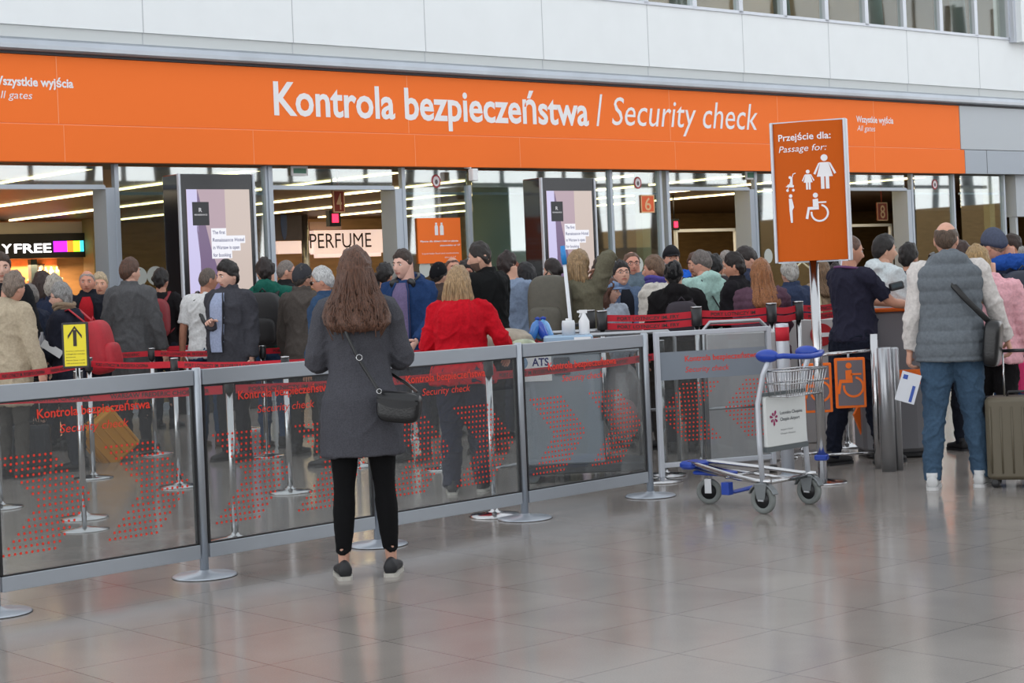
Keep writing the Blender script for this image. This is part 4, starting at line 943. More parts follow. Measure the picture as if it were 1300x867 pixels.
def stroller(m,x,z,k):
    y=(-.004,-.002)
    for dx in (-.035,.035):
        m.disc(x+dx*k,z+.02*k,.016*k,.016*k,*y)
    m.prism([(x-.055*k,z+.06*k),(x+.04*k,z+.05*k),(x+.045*k,z+.075*k),(x-.02*k,z+.09*k)],*y); m.prism([(x+.0*k,z+.07*k),(x+.03*k,z+.07*k),(x+.03*k,z+.17*k),(x+.005*k,z+.17*k)],*y); m.disc(x-.0*k,z+.165*k,.016*k,.016*k,*y)
    m.prism([(x-.04*k,z+.02*k),(x-.03*k,z+.02*k),(x+.045*k,z+.20*k),(x+.035*k,z+.20*k)],*y); m.prism([(x+.035*k,z+.195*k),(x+.07*k,z+.205*k),(x+.07*k,z+.215*k),(x+.035*k,z+.205*k)],*y)
def figure(m,x,z,k):
    y=(-.004,-.002); m.disc(x,z+.26*k,.018*k,.018*k,*y); m.prism([(x-.02*k,z+.235*k),(x+.012*k,z+.235*k),(x+.03*k,z+.15*k),(x+.012*k,z+.12*k),(x+.012*k,z),(x-.008*k,z),(x-.018*k,z+.12*k)],*y)
def chair(m,x,z,k):
    y=(-.004,-.002); m.disc(x-.005*k,z+.235*k,.022*k,.022*k,*y); m.prism([(x-.03*k,z+.20*k),(x+.015*k,z+.205*k),(x+.02*k,z+.136*k),(x-.03*k,z+.136*k)],*y)
    m.prism([(x+.02*k,z+.135*k),(x+.02*k,z+.11*k),(x-.06*k,z+.11*k),(x-.075*k,z+.03*k),(x-.098*k,z+.035*k),(x-.075*k,z+.135*k)],*y); m.box(x+.01*k,x+.085*k,y[0],y[1],z+.165*k,z+.178*k)
    pts=[(a,) for a in range(0)]
    N=22; a0,a1=math.radians(-190),math.radians(75); c=(x+.025*k,z+.08*k)
    for i in range(N):
        a,b=a0+(a1-a0)*i/N,a0+(a1-a0)*(i+1)/N; R1,R2=.062*k,.078*k
        m.prism([(c[0]+R1*math.cos(a),c[1]+R1*math.sin(a)),(c[0]+R2*math.cos(a),c[1]+R2*math.sin(a)),(c[0]+R2*math.cos(b),c[1]+R2*math.sin(b)),(c[0]+R1*math.cos(b),c[1]+R1*math.sin(b))],*y)
for nm,fb,x,z,k in (('pictogram_woman',woman,.115,2.055,.90),('pictogram_child',woman,.0,2.055,.52),('pictogram_stroller',stroller,-.13,2.045,.62),('pictogram_figure',figure,-.13,1.83,.72),('pictogram_wheelchair',chair,.05,1.825,.80)): pict(fb,x,z,k).build(nm,PRW,face)
t=MB(); t.prism([(.045,2.20),(.055,2.205),(.025,2.15),(.018,2.155)],-.004,-.002); t.v=[tuple(cvf(Vector(v))) for v in t.v]; 
# blue clip near the foot of the pole
MB().rbox(-.05,.045,-.045,.045,.16,.20,.02).build('blue_clip',BLUE,r)
# ================================================================= luggage trolley
wa,wb=gp(970,652),gp(1028,640); ax=(wb-wa).normalized(); hd=Vector((-ax.y,ax.x,0)); mid=(wa+wb)/2; TW=(wb-wa).length/2
MT=Matrix.Identity(4)
for i in range(3): MT[i][0]=-ax[i]; MT[i][1]=hd[i]*1.0; MT[i][3]=mid[i]
# make right handed: x axis = left->right seen along heading
MT=Matrix.Identity(4); xr=Vector((hd.y,-hd.x,0))
for i in range(3): MT[i][0]=xr[i]; MT[i][1]=hd[i]; MT[i][3]=mid[i]
r=root('luggage_trolley','chrome luggage trolley with blue handle and white airport plate','trolley',MT)
def wheel(x,y,R,w_,sw=0):
    M=Matrix.Translation((x,y,R))@Matrix.Rotation(sw,4,'Z')@Matrix.Rotation(math.pi/2,4,'Y')
    o=MB().lathe([(R*.62,-w_*.45),(R*.93,-w_*.5),(R,-w_*.3),(R,w_*.3),(R*.93,w_*.5),(R*.62,w_*.45)],(0,0,0),36,0,M,True,True).build('wheel',RUB,r)
    MB().lathe([(.0001,-w_*.4),(R*.3,-w_*.55),(R*.32,-w_*.35),(R*.62,-w_*.3),(R*.62,w_*.3),(R*.32,w_*.35),(R*.3,w_*.55),(.0001,w_*.4)],(0,0,0),24,0,M).build('hub',BLACK,o)
    # fork
    m_=MB()
    for s in (-1,1): m_.box(-.004+s*(w_*.5+.008),.004+s*(w_*.5+.008),-.022,.022,-.01,R*1.02,0,Matrix.Translation((x,y,R))@Matrix.Rotation(sw,4,'Z'))
    m_.build('fork',STEEL,o); return o
cv_=MB()
for s in (-1,1):
    wheel(s*TW,0,.088,.036,0)
    prof=[]; 
    for k in range(9):
        a=math.radians(20+k*17.5); prof.append((math.cos(a)*.098-.0,math.sin(a)*.098))
    M=Matrix.Translation((s*TW,0,.088))@Matrix.Rotation(math.pi/2,4,'Z')
    MB().prism([(x*1.08,z*1.08) for x,z in prof]+[(x*.98,z*.94) for x,z in prof[::-1]],-.026,.026,0,M).prism([(-.05,.10),(.05,.10),(.03,.0),(-.03,.0)],.024,.032,0,M).prism([(-.05,.10),(.05,.10),(.03,.0),(-.03,.0)],-.032,-.024,0,M).build('wheel_cover',mat('cover_grey',srgb(120,124,126),.35,.6),r,bevel=.008)
wheel(-.02,.60,.082,.034,math.radians(25))
# base frame
fm_=MB()
for s in (-1,1):
    fm_.tube([(s*TW,-.06,.20),(s*TW*.98,.05,.20),(s*TW*.8,.30,.225),(s*TW*.38,.62,.26),(s*TW*.22,.74,.265)],.014,12)
    fm_.tube([(s*TW*.55,.02,.17),(s*TW*.5,.3,.19),(s*TW*.25,.70,.235)],.011,10)
fm_.tube([(-TW,.0,.185),(TW,.0,.185)],.014,10); fm_.tube([(-TW*.7,.34,.2),(TW*.7,.34,.2)],.010,10); fm_.build('base_frame',CHROME,r)
MB().rbox(-.10,.10,.66,.80,.225,.275,.05).build('nose_bumper',BLUE,r); MB().rbox(-.07,.07,.42,.70,.19,.215,.02).build('nose_plate',BLUE,r)
MB().tube([(.05,.28,.12),(-.10,.34,.10),(-.16,.34,.11)],[(.012,.03)]*3,10).box(-.19,-.14,.31,.37,.09,.17).build('brake_pedal',BLUE,r,bevel=.004)
up=MB()
for s in (-1,1): up.tube([(s*TW,.0,.18),(s*TW*.99,.015,.45),(s*TW*.96,.02,.68),(s*TW*.90,-.02,.86),(s*TW*.86,-.07,.965)],[.0165]*5,14)
up.build('upright_tubes',ALUW,r)
hn=MB(); hn.tube([(-TW*.86,-.06,.965),(-TW*.85,-.17,.975),(-TW*.45,-.215,.965),(0,-.225,.96),(TW*.45,-.215,.965),(TW*.85,-.17,.975),(TW*.86,-.06,.965)],[.017]*7,14)
hn.build('handle',BLUE,r)
for s in (-1,1): MB().ell((s*TW*.86,-.05,.975),(.040,.085,.042),0,20,12).build('handle_end',BLUE,r)
# basket
bk_=MB(); bx,by0,by1,bz0,bz1=TW*.84,-.20,-.01,.72,.88
for z,k in ((bz1,1),((bz0+bz1)/2,.93),(bz0,.86)):
    bk_.tube([(-bx*k,by0*k,z),(bx*k,by0*k,z),(bx*k,by1,z),(-bx*k,by1,z)],.0038 if z<bz1 else .006,8,closed=True)
for i in range(15):
    x=-bx+2*bx*i/14; bk_.tube([(x,by0,bz1),(x*.86,by0*.86,bz0),(x*.86,by1,bz0),(x,by1,bz1)],.0026,6)
for s in (-1,1):
    for i in range(4): y=by0+(by1-by0)*(i+.5)/4; bk_.tube([(s*bx,y,bz1),(s*bx*.86,y*.9,bz0)],.0026,6)
bk_.build('wire_basket',CHROME,r)
pm_=MB().rbox(-TW*.88,TW*.88,-.024,.0,.405,.725,.01,axis='y').build('advert_plate',mat('plate_white',srgb(214,216,214),.45),r)
MB().box(-TW*.9,TW*.9,-.028,.004,.725,.745).build('plate_rail',mat('rail_dark',srgb(90,96,98),.5),pm_); MB().box(-TW*.9,TW*.9,-.028,.004,.375,.405).build('plate_rail',mat('rail_dark',srgb(90,96,98),.5),pm_)
t=MB()
star=mat('star_magenta',srgb(150,30,90),.5)
for k in range(7):
    a=math.radians(90+k*51.4); M=Matrix.Translation((-.135,-.027,.585))@Matrix.Rotation(a,4,'Y'); l=(.052,.040,.046,.036,.05,.038,.044)[k]
    t.prism([(.012,-.002),(l*.8,-.009),(l,0),(l*.8,.009),(.012,.002)],-.001,.001,0,M)
t.build('star_logo',star,pm_); t=MB(); text_into(t,'Lotnisko Chopina',-.07,.600,.24,.020,-.026,0,.01); text_into(t,'Chopin Airport',-.07,.560,.21,.020,-.026,0,.01); text_into(t,'Airport Hotel',-.07,.50,.13,.009,-.026); text_into(t,'Chopin Airport',-.07,.475,.16,.009,-.026); t.build('plate_print',mat('print_grey',srgb(80,84,90),.6),pm_)
# second trolley parked beyond (only its feet and orange panels show)
def wall_at(x0,x1,y0,y1,Z): 
    A_=at(x0,y1,Z); B_=at(x1,y1,Z); return A_.x,B_.x,A_.z,at(x0,y0,Z).z
# low gate: chrome rail with orange wheelchair plates
r=root('access_gate','low chrome gate with two orange and grey wheelchair plates','gate',TR(0,13.15,0))
xa=at(1040,440,13.15).x; xb=at(1106,440,13.15).x; zr=at(1070,446,13.15).z
MB().tube([(xa,0,zr-.02),(xb,0,zr+.0)],.014,12).tube([(xa,0,.12),(xb,0,.12)],.010,10).build('rail',CHROME,r)
MB().lathe([(.03,0),(.03,1.0)],(xb+.02,0,0),20).lathe([(.03,0),(.03,.97)],(xa-.02,0,0),20).build('gate_post',CHROME,r)
for x0,x1,y0,y1 in ((1019,1056,459,526),(1060,1099,452,520)):
    a,b,z0,z1=wall_at(x0,x1,y0,y1,13.1); a,b=at(x0,480,13.1).x,at(x1,480,13.1).x; z0,z1=at((x0+x1)/2,y1-2,13.1).z,at((x0+x1)/2,y0+2,13.1).z
    pl=MB().rbox(a,b,-.05,-.035,z0,z1,.01,axis='y').build('plate',ORG,r); MB().box(a+.02,b-.02,-.054,-.05,z0+.02,z1-.02).build('grey_field',mat('plate_grey',srgb(112,104,110),.6),pl)
    m_=MB(); chair(m_,(a+b)/2-.005,z0+.075,1.02); m_.v=[(v[0],v[1]-.053,v[2]) for v in m_.v]; m_.build('wheelchair_pictogram',ORG,pl)
    MB().box((a+b)/2-.05,(a+b)/2+.05,-.035,.0,z1-.03,z1).tube([((a+b)/2,0,z1-.03),((a+b)/2,0,zr)],.01,8).build('bracket',STEEL,pl)
# no-entry box behind
a,b=at(1022,430,15.3).x,at(1057,430,15.3).x; z0,z1=at(1040,452,15.3).z,at(1040,405,15.3).z
o=MB().rbox(a-.35,b+.03,15.3,15.5,.0,z1,.02).build('white_cabinet',mat('cabinet_white',srgb(176,172,172),.6),None); tag(o,'low white cabinet with a round no-entry mark behind the sign pole','cabinet')
cx,cz=at(1043,425,15.3).x,at(1043,425,15.3).z
MB().disc(cx,cz,0.098,.098,15.29,15.3,0,28).build('no_entry_disc',mat('no_entry_red',srgb(170,24,34),.5),o); MB().box(cx-.065,cx+.065,15.285,15.291,cz-.018,cz+.018).build('no_entry_bar',PRW,o)
# check kiosk with rounded side and chrome columns on the right
KG=mat('kiosk_grey',srgb(122,122,126),.4,.3)
P=at(1153,560,13.3); r=root('control_kiosk','tall rounded grey kiosk with orange stripes left of the man in the padded vest','kiosk',TR(P.x,14.08,0))
hx=.20; zt=at(1140,388,13.1).z
MB().rbox(-hx-.02,hx+.12,-.32,.30,.02,zt-.02,.14).build('body',KG,r); MB().rbox(-hx-.03,hx+.13,-.33,.31,zt-.06,zt-.03,.14).build('orange_stripe',ORG,r); MB().rbox(-hx-.025,hx+.125,-.325,.305,.52,.74,.14).build('orange_band',ORG,r)
MB().rbox(-hx,hx+.1,-.30,.28,0,.05,.12).build('plinth',BLACK,r)
for x,Z,r_ in ((1118,12.95,.055),(1130,13.0,.035)):
    P=at(x,hzy(x),Z); o=MB().lathe([(r_,0),(r_,at(x,441,Z).z-.01),(r_*.8,at(x,441,Z).z)],(P.x,Z,0),28).build('gate_column',STEEL,None); tag(o,'%s brushed steel column between the access gate and the grey kiosk'%('thicker' if r_>.05 else 'thinner'),'column')
o=MB().prism([(.08,.12),(.2,.12),(.2,.62),(.17,.62),(0,.34)],0,.03).build('orange_gate_wing',ORG,None,TR(at(1085,500,13.9).x,13.95,0,.25)); tag(o,'orange wing panel low behind the legs of the officer','panel')
# silver guard rails and white counters behind the belts
for x0,x1,y,Z,lab in ((668,820,424,14.05,'upper silver guard rail behind the cleaning cart'),(700,856,427.5,13.8,'lower silver guard rail behind the cleaning cart'),(893,972,410,13.75,'silver guard rail in front of the mint-coated woman')):
    A_=at(x0,y,Z); B_=at(x1,y-1,Z+.15); z=A_.z; m_=MB().tube([(A_.x,Z,.02),(A_.x,Z,z-.05),(A_.x+.05,Z+.02,z),(B_.x-.05,B_.y,z),(B_.x,B_.y,z-.05),(B_.x,B_.y,.02)],.016,12)
    m_.tube([(A_.x,Z,.45),(B_.x,B_.y,.45)],.012,10); tag(m_.build('guard_rail',STEEL,None),lab,'rail')
o=MB().rbox(at(893,440,14).x,at(985,440,14).x,13.98,14.12,0,at(930,422,14).z,.03).build('white_counter',mat('counter_white',srgb(190,188,190),.5),None); tag(o,'low white counter behind the framed barrier panel','counter')
# ================================================================= cleaning cart
CZ=13.1
xa,xb=at(664,520,CZ).x,at(766,520,CZ).x; zt=at(715,450,CZ).z; z0=at(715,590,CZ).z
r=root('cleaning_cart','grey cleaning cart with waste bag and top tray behind the glass barrier','cart',TR(0,CZ,0,0))
CG=mat('cart_grey',srgb(140,148,156),.5)
MB().rbox(xa,xb,0,.5,z0,zt,.03).build('cabinet_body',CG,r); MB().rbox(xa-.30,xb+.32,-.01,.52,zt-.0,zt+.035,.04).build('top_shelf',mat('cart_light_grey',srgb(170,178,186),.5),r)
MB().rbox(xa-.04,xb+.34,.0,.5,z0-.07,z0-.0,.03).build('base',mat('cart_dark',srgb(60,62,66),.6),r)
MB().tube([(xb+.30,.02,z0),(xb+.30,.02,zt)],.014,10).tube([(xb+.30,.48,z0),(xb+.30,.48,zt)],.014,10).tube([(xa-.27,.02,.12),(xa-.27,.02,zt)],.012,10).tube([(xa-.27,.02,.12),(xa,.02,.16)],.012,10).build('frame_tubes',STEEL,r)
for x in (xa+.05,xb+.26):
    for y in (.06,.44):
        w_=MB().lathe([(.05,-.015),(.06,-.012),(.06,.012),(.05,.015)],(0,0,0),20,0,Matrix.Translation((x,y,.06))@Matrix.Rotation(math.pi/2,4,'X')).build('castor',RUB,r); MB().box(x-.02,x+.02,y-.024,y+.024,.06,z0-.06).build('castor_fork',STEEL,w_)
sh_=MB().box(xa+.02,at(700,460,CZ).x,-.006,-.002,zt-.19,zt-.01).build('white_sheet',WHITE,r)
t=MB(); text_into(t,'ATS',xa+.08,zt-.075,.125,.055,-.0075,0,.03); t.build('sheet_print',mat('print_navy',srgb(36,40,110),.6),sh_); t=MB(); t.ell((xa+.0,-.008,zt-.05),(.05,.004,.05)); t.build('blue_mark',mat('mark_blue',srgb(120,150,180),.6),sh_)
MB().rbox(xa+.24,xa+.36,-.012,-.002,zt-.15,zt-.02,.01,axis='y').build('dark_label',mat('label_dark',srgb(80,84,92),.6),r); MB().box(xb-.012,xb,-.012,.0,zt-.5,zt-.36).build('hinge',BLACK,r)
# bin bag
def bag(d,p): 
    k=1+.10*noise.noise(Vector((d.x*3,d.y*3,d.z*3)))+.06*noise.noise(Vector((d.x*8,d.y*8,d.z*5))); return Vector((p.x*k,p.y*k,p.z))
MB().ell((xb+.16,.24,.57),(.155,.20,.30),0,32,24,None,bag).build('clear_waste_bag',G_BAG,r)
MB().ell((xb+.16,.24,.45),(.115,.15,.14),0,24,16,None,bag).build('waste',mat('waste_pink',srgb(170,120,124),.8,noise_amt=.4,nscale=14),r)
ZC=zt+.035
def onc(x,Yo=.25): return at(x,430,CZ+Yo).x
# tray, bottles, sprayer, mop
tr_=MB().rbox(onc(690),onc(752),.10,.42,ZC,ZC+.10,.03).build('tray_tub',mat('tub_pale_blue',srgb(150,176,200),.4),None,TR(0,CZ,0)); tag(tr_,'pale blue plastic tub standing on top of the cleaning cart','tub')
MB().box(onc(728),onc(749),.094,.10,ZC+.02,ZC+.085).build('tub_label',WHITE,tr_)
o=MB().ell((onc(644),.25,ZC+.07),(.20,.17,.10),0,40,20,None,bag); o.v=[(v[0],v[1],max(v[2],ZC+.001)) for v in o.v]
o=o.build('cloth_sack',mat('beige_sack',srgb(158,148,134),.9,noise_amt=.25,nscale=9,bump=.4,bscale=20),None,TR(0,CZ,0)); tag(o,'slumped beige cloth sack on the left end of the cleaning cart','sack')
o=MB().ell((onc(664),.16,ZC+.045),(.10,.05,.045),0,24,12,None,bag).build('crumpled_bag',mat('green_white_bag',srgb(176,186,160),.6,noise_amt=.35,nscale=12),None,TR(0,CZ-.09,0)); tag(o,'crumpled pale green bag in front of the beige cloth sack','bag')
for x,dy_,c,lab in ((676,.02,(60,120,190),'light blue'),(684,.09,(90,160,210),'pale cyan'),(691,.03,(30,70,170),'deep blue'),(698,.10,(120,170,220),'sky blue')):
    M=TR(onc(x),CZ+.30+dy_,ZC+.10)@Matrix.Rotation(.35 if x<690 else -.35,4,'Y')
    o=MB().lathe([(.03,-.02),(.034,0),(.034,.08),(.028,.10),(.013,.12),(.013,.135)],(0,0,0),18).build('water_bottle',mat('plastic_%d'%x,srgb(*c),.15,spec=.7),None,M); tag(o,lab+' plastic bottle leaning in the heap left of the tub','bottle'); MB().lathe([(.015,.13),(.015,.15),(.0001,.151)],(0,0,0),14).build('cap',BLUE,o)
sb_=MB().lathe([(.038,0),(.04,.01),(.04,.10),(.02,.14),(.014,.16)],(0,0,0),20).build('spray_bottle',mat('bottle_white',srgb(226,228,230),.35),None,TR(onc(742),CZ+.2,ZC+.10)); tag(sb_,'white spray bottle with trigger head standing in the tub','bottle')
MB().box(-.035,.025,-.012,.012,.16,.185).box(-.05,-.035,-.008,.008,.165,.18).tube([(-.02,0,.16),(-.035,0,.13)],.006,8).build('trigger_head',WHITE,sb_)
wp_=MB().lathe([(.05,0),(.05,.09),(.045,.11)],(0,0,0),22).build('wipes_pot',mat('pot_white',srgb(214,218,222),.4),None,TR(onc(722),CZ+.2,ZC+.10)); tag(wp_,'white round pot of wipes in the tub at the foot of the mop handle','pot'); MB().lathe([(.02,.11),(.02,.125),(.0001,.126)],(0,0,0),14).build('lid',WHITE,wp_)
pa,pb=at(727,425,CZ+.3),at(714,312,CZ+.3); pm2=pa.lerp(pb,.79)
mp_=MB().tube([pa-Vector((-.02,0,.45)),pm2],.014,14).build('mop_handle',mat('mop_white',srgb(216,220,226),.35),None); tag(mp_,'white mop handle with blue grip rising above the cleaning cart','mop')
MB().tube([pm2,pm2.lerp(pb,.5),pb],[.019,.022,.017],14).build('blue_grip',mat('grip_blue',srgb(36,130,200),.4),mp_); q=pa.lerp(pb,.10); MB().tube([q-Vector((.06,0,.0)),q+Vector((.06,0,.01))],.012,8).build('clip',BLACK,mp_)
# ================================================================= luggage
def suitcase(lab,M,w_,d_,h_,mt,ribs=5,trolley=True,cat='suitcase'):
    r=root('suitcase',lab,cat,M)
    MB().rbox(-w_/2,w_/2,-d_/2,d_/2,.055,h_,.05).build('shell',mt,r,bevel=.008)
    m_=MB()
    for i in range(ribs):
        x=-w_/2+w_*(i+.5)/ribs; m_.tube([(x,-d_/2-.001,.10),(x,-d_/2-.001,h_-.06)],[(.006,.006)]*2,8)
    m_.build('ribs',mt,r)
    MB().rbox(-w_/2-.002,w_/2+.002,-.008,.008,.05,h_+.003,.04).build('zip_band',mat('zip_dark',(.03,.03,.03),.6),r)
    for x in (-w_/2+.05,w_/2-.05):
        for y in (-d_/2+.05,d_/2-.05):
            c=MB().lathe([(.024,-.012),(.028,-.008),(.028,.008),(.024,.012)],(0,0,0),18,0,Matrix.Translation((x,y,.028))@Matrix.Rotation(math.pi/2,4,'X')).build('wheel',BLACK,r); MB().box(x-.016,x+.016,y-.018,y+.018,.03,.06).build('wheel_housing',BLACK,c)
    MB().tube([(-.07,0,h_),(-.06,0,h_+.03),(.06,0,h_+.03),(.07,0,h_)],.009,8).build('carry_handle',BLACK,r)
    if trolley:
        MB().tube([(-.09,.04,h_-.02),(-.09,.04,h_+trolley)],.006,8).tube([(.09,.04,h_-.02),(.09,.04,h_+trolley)],.006,8).build('telescopic_handle',CHROME,r); MB().tube([(-.10,.04,h_+trolley),(.10,.04,h_+trolley)],.012,10).build('grip',BLACK,r)
    return r
P=gp(1300,620); suitcase('olive brown ribbed suitcase at the right edge, held by the man in the vest',TR(P.x+.02,P.y+.12,0,math.radians(-20)),.42,.26,.60,mat('olive_shell',srgb(96,88,72),.5),6,.30)
P=at(172,560,16.5); suitcase('tilted yellow suitcase behind the first glass panel',TR(P.x-.10,16.5,.0,math.radians(35))@Matrix.Rotation(math.radians(-38),4,'Y'),.40,.24,.50,mat('yellow_shell',srgb(206,140,20),.45),5,.3)
P=at(38,560,15.6); suitcase('dark suitcase standing behind the far left glass panel',TR(P.x,15.6,0,math.radians(12)),.36,.24,.42,mat('dark_shell',srgb(34,38,46),.6),4,.4)
# ================================================================= the people
def pack(name,lab,P,mt,w_=.30,d_=.17,h_=.44,z=1.02,side=None,color2=None,y=-.14,tilt=0,straps=True,x=0):
    """a backpack worn on the back; P = (person object, matrix, warp...)"""
    o,M0,warp,MH,A=P; S=o['_S']; r=root(name,lab,'backpack',M0)
    M=Matrix.Translation((x,y-d_/2,z))@Matrix.Rotation(tilt,4,'X')
    def f(d,p):
        e=.55; return Vector((math.copysign(abs(d.x)**e,d.x)*w_/2,math.copysign(abs(d.y)**e,d.y)*d_/2,math.copysign(abs(d.z)**e,d.z)*h_/2*(1-.04*abs(d.x))))
    MB().ell((0,0,h_/2),(1,1,1),0,32,20,M,f).build('main_body',mt,r)
    def f2(d,p):
        e=.5; return Vector((math.copysign(abs(d.x)**e,d.x)*w_*.40,math.copysign(abs(d.y)**e,d.y)*d_*.28,math.copysign(abs(d.z)**e,d.z)*h_*.24))
    pk_=MB().ell((0,-d_*.42,h_*.30),(1,1,1),0,28,16,M,f2).build('front_pocket',color2 or mt,r)
    MB().tube([M@Vector((-w_*.33,-d_*.60,h_*.46)),M@Vector((0,-d_*.66,h_*.49)),M@Vector((w_*.33,-d_*.60,h_*.46))],.004,6).build('zip',BLACK,pk_)
    MB().tube([M@Vector((-.03,.0,h_)),M@Vector((0,0,h_+.035)),M@Vector((.03,0,h_))],.007,8).build('grab_loop',mt,r)
    if straps:
        for s in (-1,1):
            pts=[Vector((x+s*.09,y-.02,z+h_-.05)),Vector((s*.105,-.03,1.485)),Vector((s*.12,.06,1.45)),Vector((s*.13,.125,1.32)),Vector((s*.14,.10,1.14)),Vector((x+s*.13,y,z+.06))]
            MB().tube([p for p in pts],[(.007,.024)]*6,8,0,None,ref=(0,0,1)).build('shoulder_strap',mt,r)
    return r
def bagm(c,rough=.6): return mat('bag_%d_%d_%d'%c,srgb(*c),rough,noise_amt=.08,nscale=30,bump=.2,bscale=120)
PW=person
# ---- foreground
W=PW(452,318,9.22,-4,'woman in a knee-length grey wool coat and black leggings seen from behind',top=(70,70,76),pants=(14,14,16),hair=('long',(94,62,46),.30,1.36),skin=(196,150,130),fem=True,g=.98,
   RW=(.12,.28,1.20),LW=(-.12,.28,1.20),hem=.645,tt=.034,collar='none',legs='leggings',shoes='s',vox=.009,hy=0,fold=.006,flare=.03,stance=(.125,.02,-.01),lr=1.05,jm=mat('grey_wool',srgb(78,78,84),.95,noise_amt=.22,nscale=160,bump=.6,bscale=260,spec=.15))
def crossbag(lab,P,bagc,side,zbag,size,strapw=.008,y=-.10,col=(18,18,20),fl=True,yb=None,ends=None):
    o,M0,warp,MH,A=P; r=root('shoulder_bag',lab,'bag',M0); w_,d_,h_=size; bx,by,bz=bagc
    M=Matrix.Translation((bx,by,bz))@Matrix.Rotation(math.radians(-18*side),4,'Z')@Matrix.Rotation(math.radians(6*side),4,'Y')
    def f(d,p):
        e=.45; q=Vector((math.copysign(abs(d.x)**e,d.x)*w_/2,math.copysign(abs(d.y)**e,d.y)*d_/2,math.copysign(abs(d.z)**e,d.z)*h_/2)); q.x*=1-.10*max(0,-d.z); return q
    lea=mat('leather_%d'%col[0],srgb(*col),.32,bump=.15,bscale=90)
    MB().ell((0,0,0),(1,1,1),0,36,24,M,f).build('bag_body',lea,r)
    if fl:
        m_=MB(); vs=[];
        for i in range(9):
            t=i/8; z=h_/2*(1.02-1.05*t); yy=-d_/2*(.2+.9*min(1,t*3)) -.004
            for k in range(13):
                u=(k-6)/6; zz=z+ (h_*.16*u*u if t>.5 else 0)*t; vs.append(M@Vector((u*w_*.47,yy+.012*u*u,zz)))
        m_.add(vs,[(i*13+k,i*13+k+1,(i+1)*13+k+1,(i+1)*13+k) for i in range(8) for k in range(12)],0,True); m_.build('flap',mat('matt_%d'%col[0],srgb(*[c+14 for c in col]),.6),r)
    return r,M,lea
r,M,lea=crossbag('black leather shoulder bag at the right hip of the grey-coated woman',W,(.20,-.215,.90),1,.9,(.235,.09,.16))
pts=[(.105,-.265,.985),(.075,-.215,1.03),(.00,-.195,1.16),(-.06,-.175,1.30),(-.105,-.125,1.42),(-.118,-.03,1.485),(-.10,.08,1.44),(.0,.16,1.25),(.14,.19,1.08),(.25,.10,1.0),(.30,-.16,.965)]
q=bez([list(p) for p in pts],5); MB().tube([p for p in q],[(.0045,.009)]*len(q),8,0,None,ref=(0,-1,0)).build('strap',lea,r)
MB().lathe([(.013,-.003),(.017,-.003),(.017,.003),(.013,.003)],(0,0,0),20,0,Matrix.Translation((.005,-.203,1.165))@Matrix.Rotation(math.pi/2,4,'X'),True,True).lathe([(.010,-.003),(.014,-.003),(.014,.003),(.010,.003)],(0,0,0),20,0,Matrix.Translation((.100,-.262,.990))@Matrix.Rotation(math.pi/2,4,'X'),True,True).build('ring_buckle',CHROME,r)
V=PW(1203,281,11.85,6,'man in a grey padded sleeveless vest and faded jeans seen from behind',top=(206,200,196),vest=(104,110,116),hood=True,quilt=.085,pants=(62,84,106),hair=('bald',(84,66,52)),skin=(206,156,134),g=1.16,
   RW=(.38,.13,.92),LW=(-.27,.06,.80),hem=.825,tt=.030,shoes='wb',vox=.009,hy=14,glasses='clear',stance=(.16,.03,-.05),lr=1.10,fold=.010,curl=.9,sturn=-.3)
r,M,lea=crossbag('black fabric bag slung at the right hip of the man in the padded vest',V,(.245,-.12,.93),1,.9,(.11,.20,.30),fl=False,col=(16,16,18))
pts=[(.23,-.16,1.06),(.17,-.185,1.12),(.06,-.19,1.24),(-.03,-.17,1.36),(-.08,-.12,1.46),(-.10,-.01,1.52),(-.08,.10,1.46),(.05,.17,1.28),(.20,.14,1.12),(.27,-.02,1.05)]
q=bez([list(p) for p in pts],5); MB().tube([p for p in q],[(.005,.019)]*len(q),8,0,None,ref=(0,-1,0)).build('strap',lea,r)
# leaflet in his left hand
PL=at(1153,492,11.8); Ml=Matrix.Translation(PL)@Matrix.Rotation(math.radians(18),4,'Y')@Matrix.Rotation(math.radians(-14),4,'Z')
o=MB().box(-.065,.065,-.002,.002,-.10,.10).build('leaflet',mat('paper_white',srgb(206,208,214),.6),None,Ml); tag(o,'white printed leaflet held low by the man in the padded vest','leaflet'); MB().box(.025,.045,-.0035,-.002,-.09,.02).box(-.05,-.02,-.0035,-.002,.05,.08).build('blue_print',mat('leaflet_blue',srgb(50,80,160),.6),o)
OF=PW(1079,299,13.5,62,'officer in a dark navy short-sleeved shirt looking at a handheld device',top=(38,38,54),pants=(24,28,42),hair=('buzz',(96,66,50)),skin=(196,144,120),g=1.14,belly=.04,
   RW=(.17,.44,1.17),LW=(-.03,.44,1.19),hem=.93,tt=.012,sleeve='short',collar='none',shoes='b',vox=.010,hy=10,hp=.12,stance=(.10,.16,-.16),lr=1.12,curl=.7)
o=MB().tube([(.115*math.cos(a),-.01+.10*math.sin(a),1.47-.02*math.sin(a)) for a in [2*math.pi*k/20 for k in range(20)]],.010,8,0,closed=True).build('lanyard',mat('lanyard_violet',srgb(96,50,100),.6),OF[0])
MB().tube([(.17*math.cos(a)*1.02,-.0+.135*math.sin(a),.965) for a in [2*math.pi*k/24 for k in range(24)]],[(.018,.010)]*24,8,0,closed=True).box(-.20,-.16,-.06,.02,.84,.98).build('duty_belt',BLACK,OF[0])
PD=at(1138,363,13.35); o=MB().rbox(-.055,.055,-.03,.03,-.03,.03,.02).build('handheld_device',BLACK,None,Matrix.Translation(PD)@Matrix.Rotation(-.2,4,'Y')); tag(o,'black handheld device in the hands of the officer in navy','device'); MB().box(-.04,.04,-.033,-.03,-.01,.02).build('screen',mat('device_screen',(.05,.07,.08),.2),o)
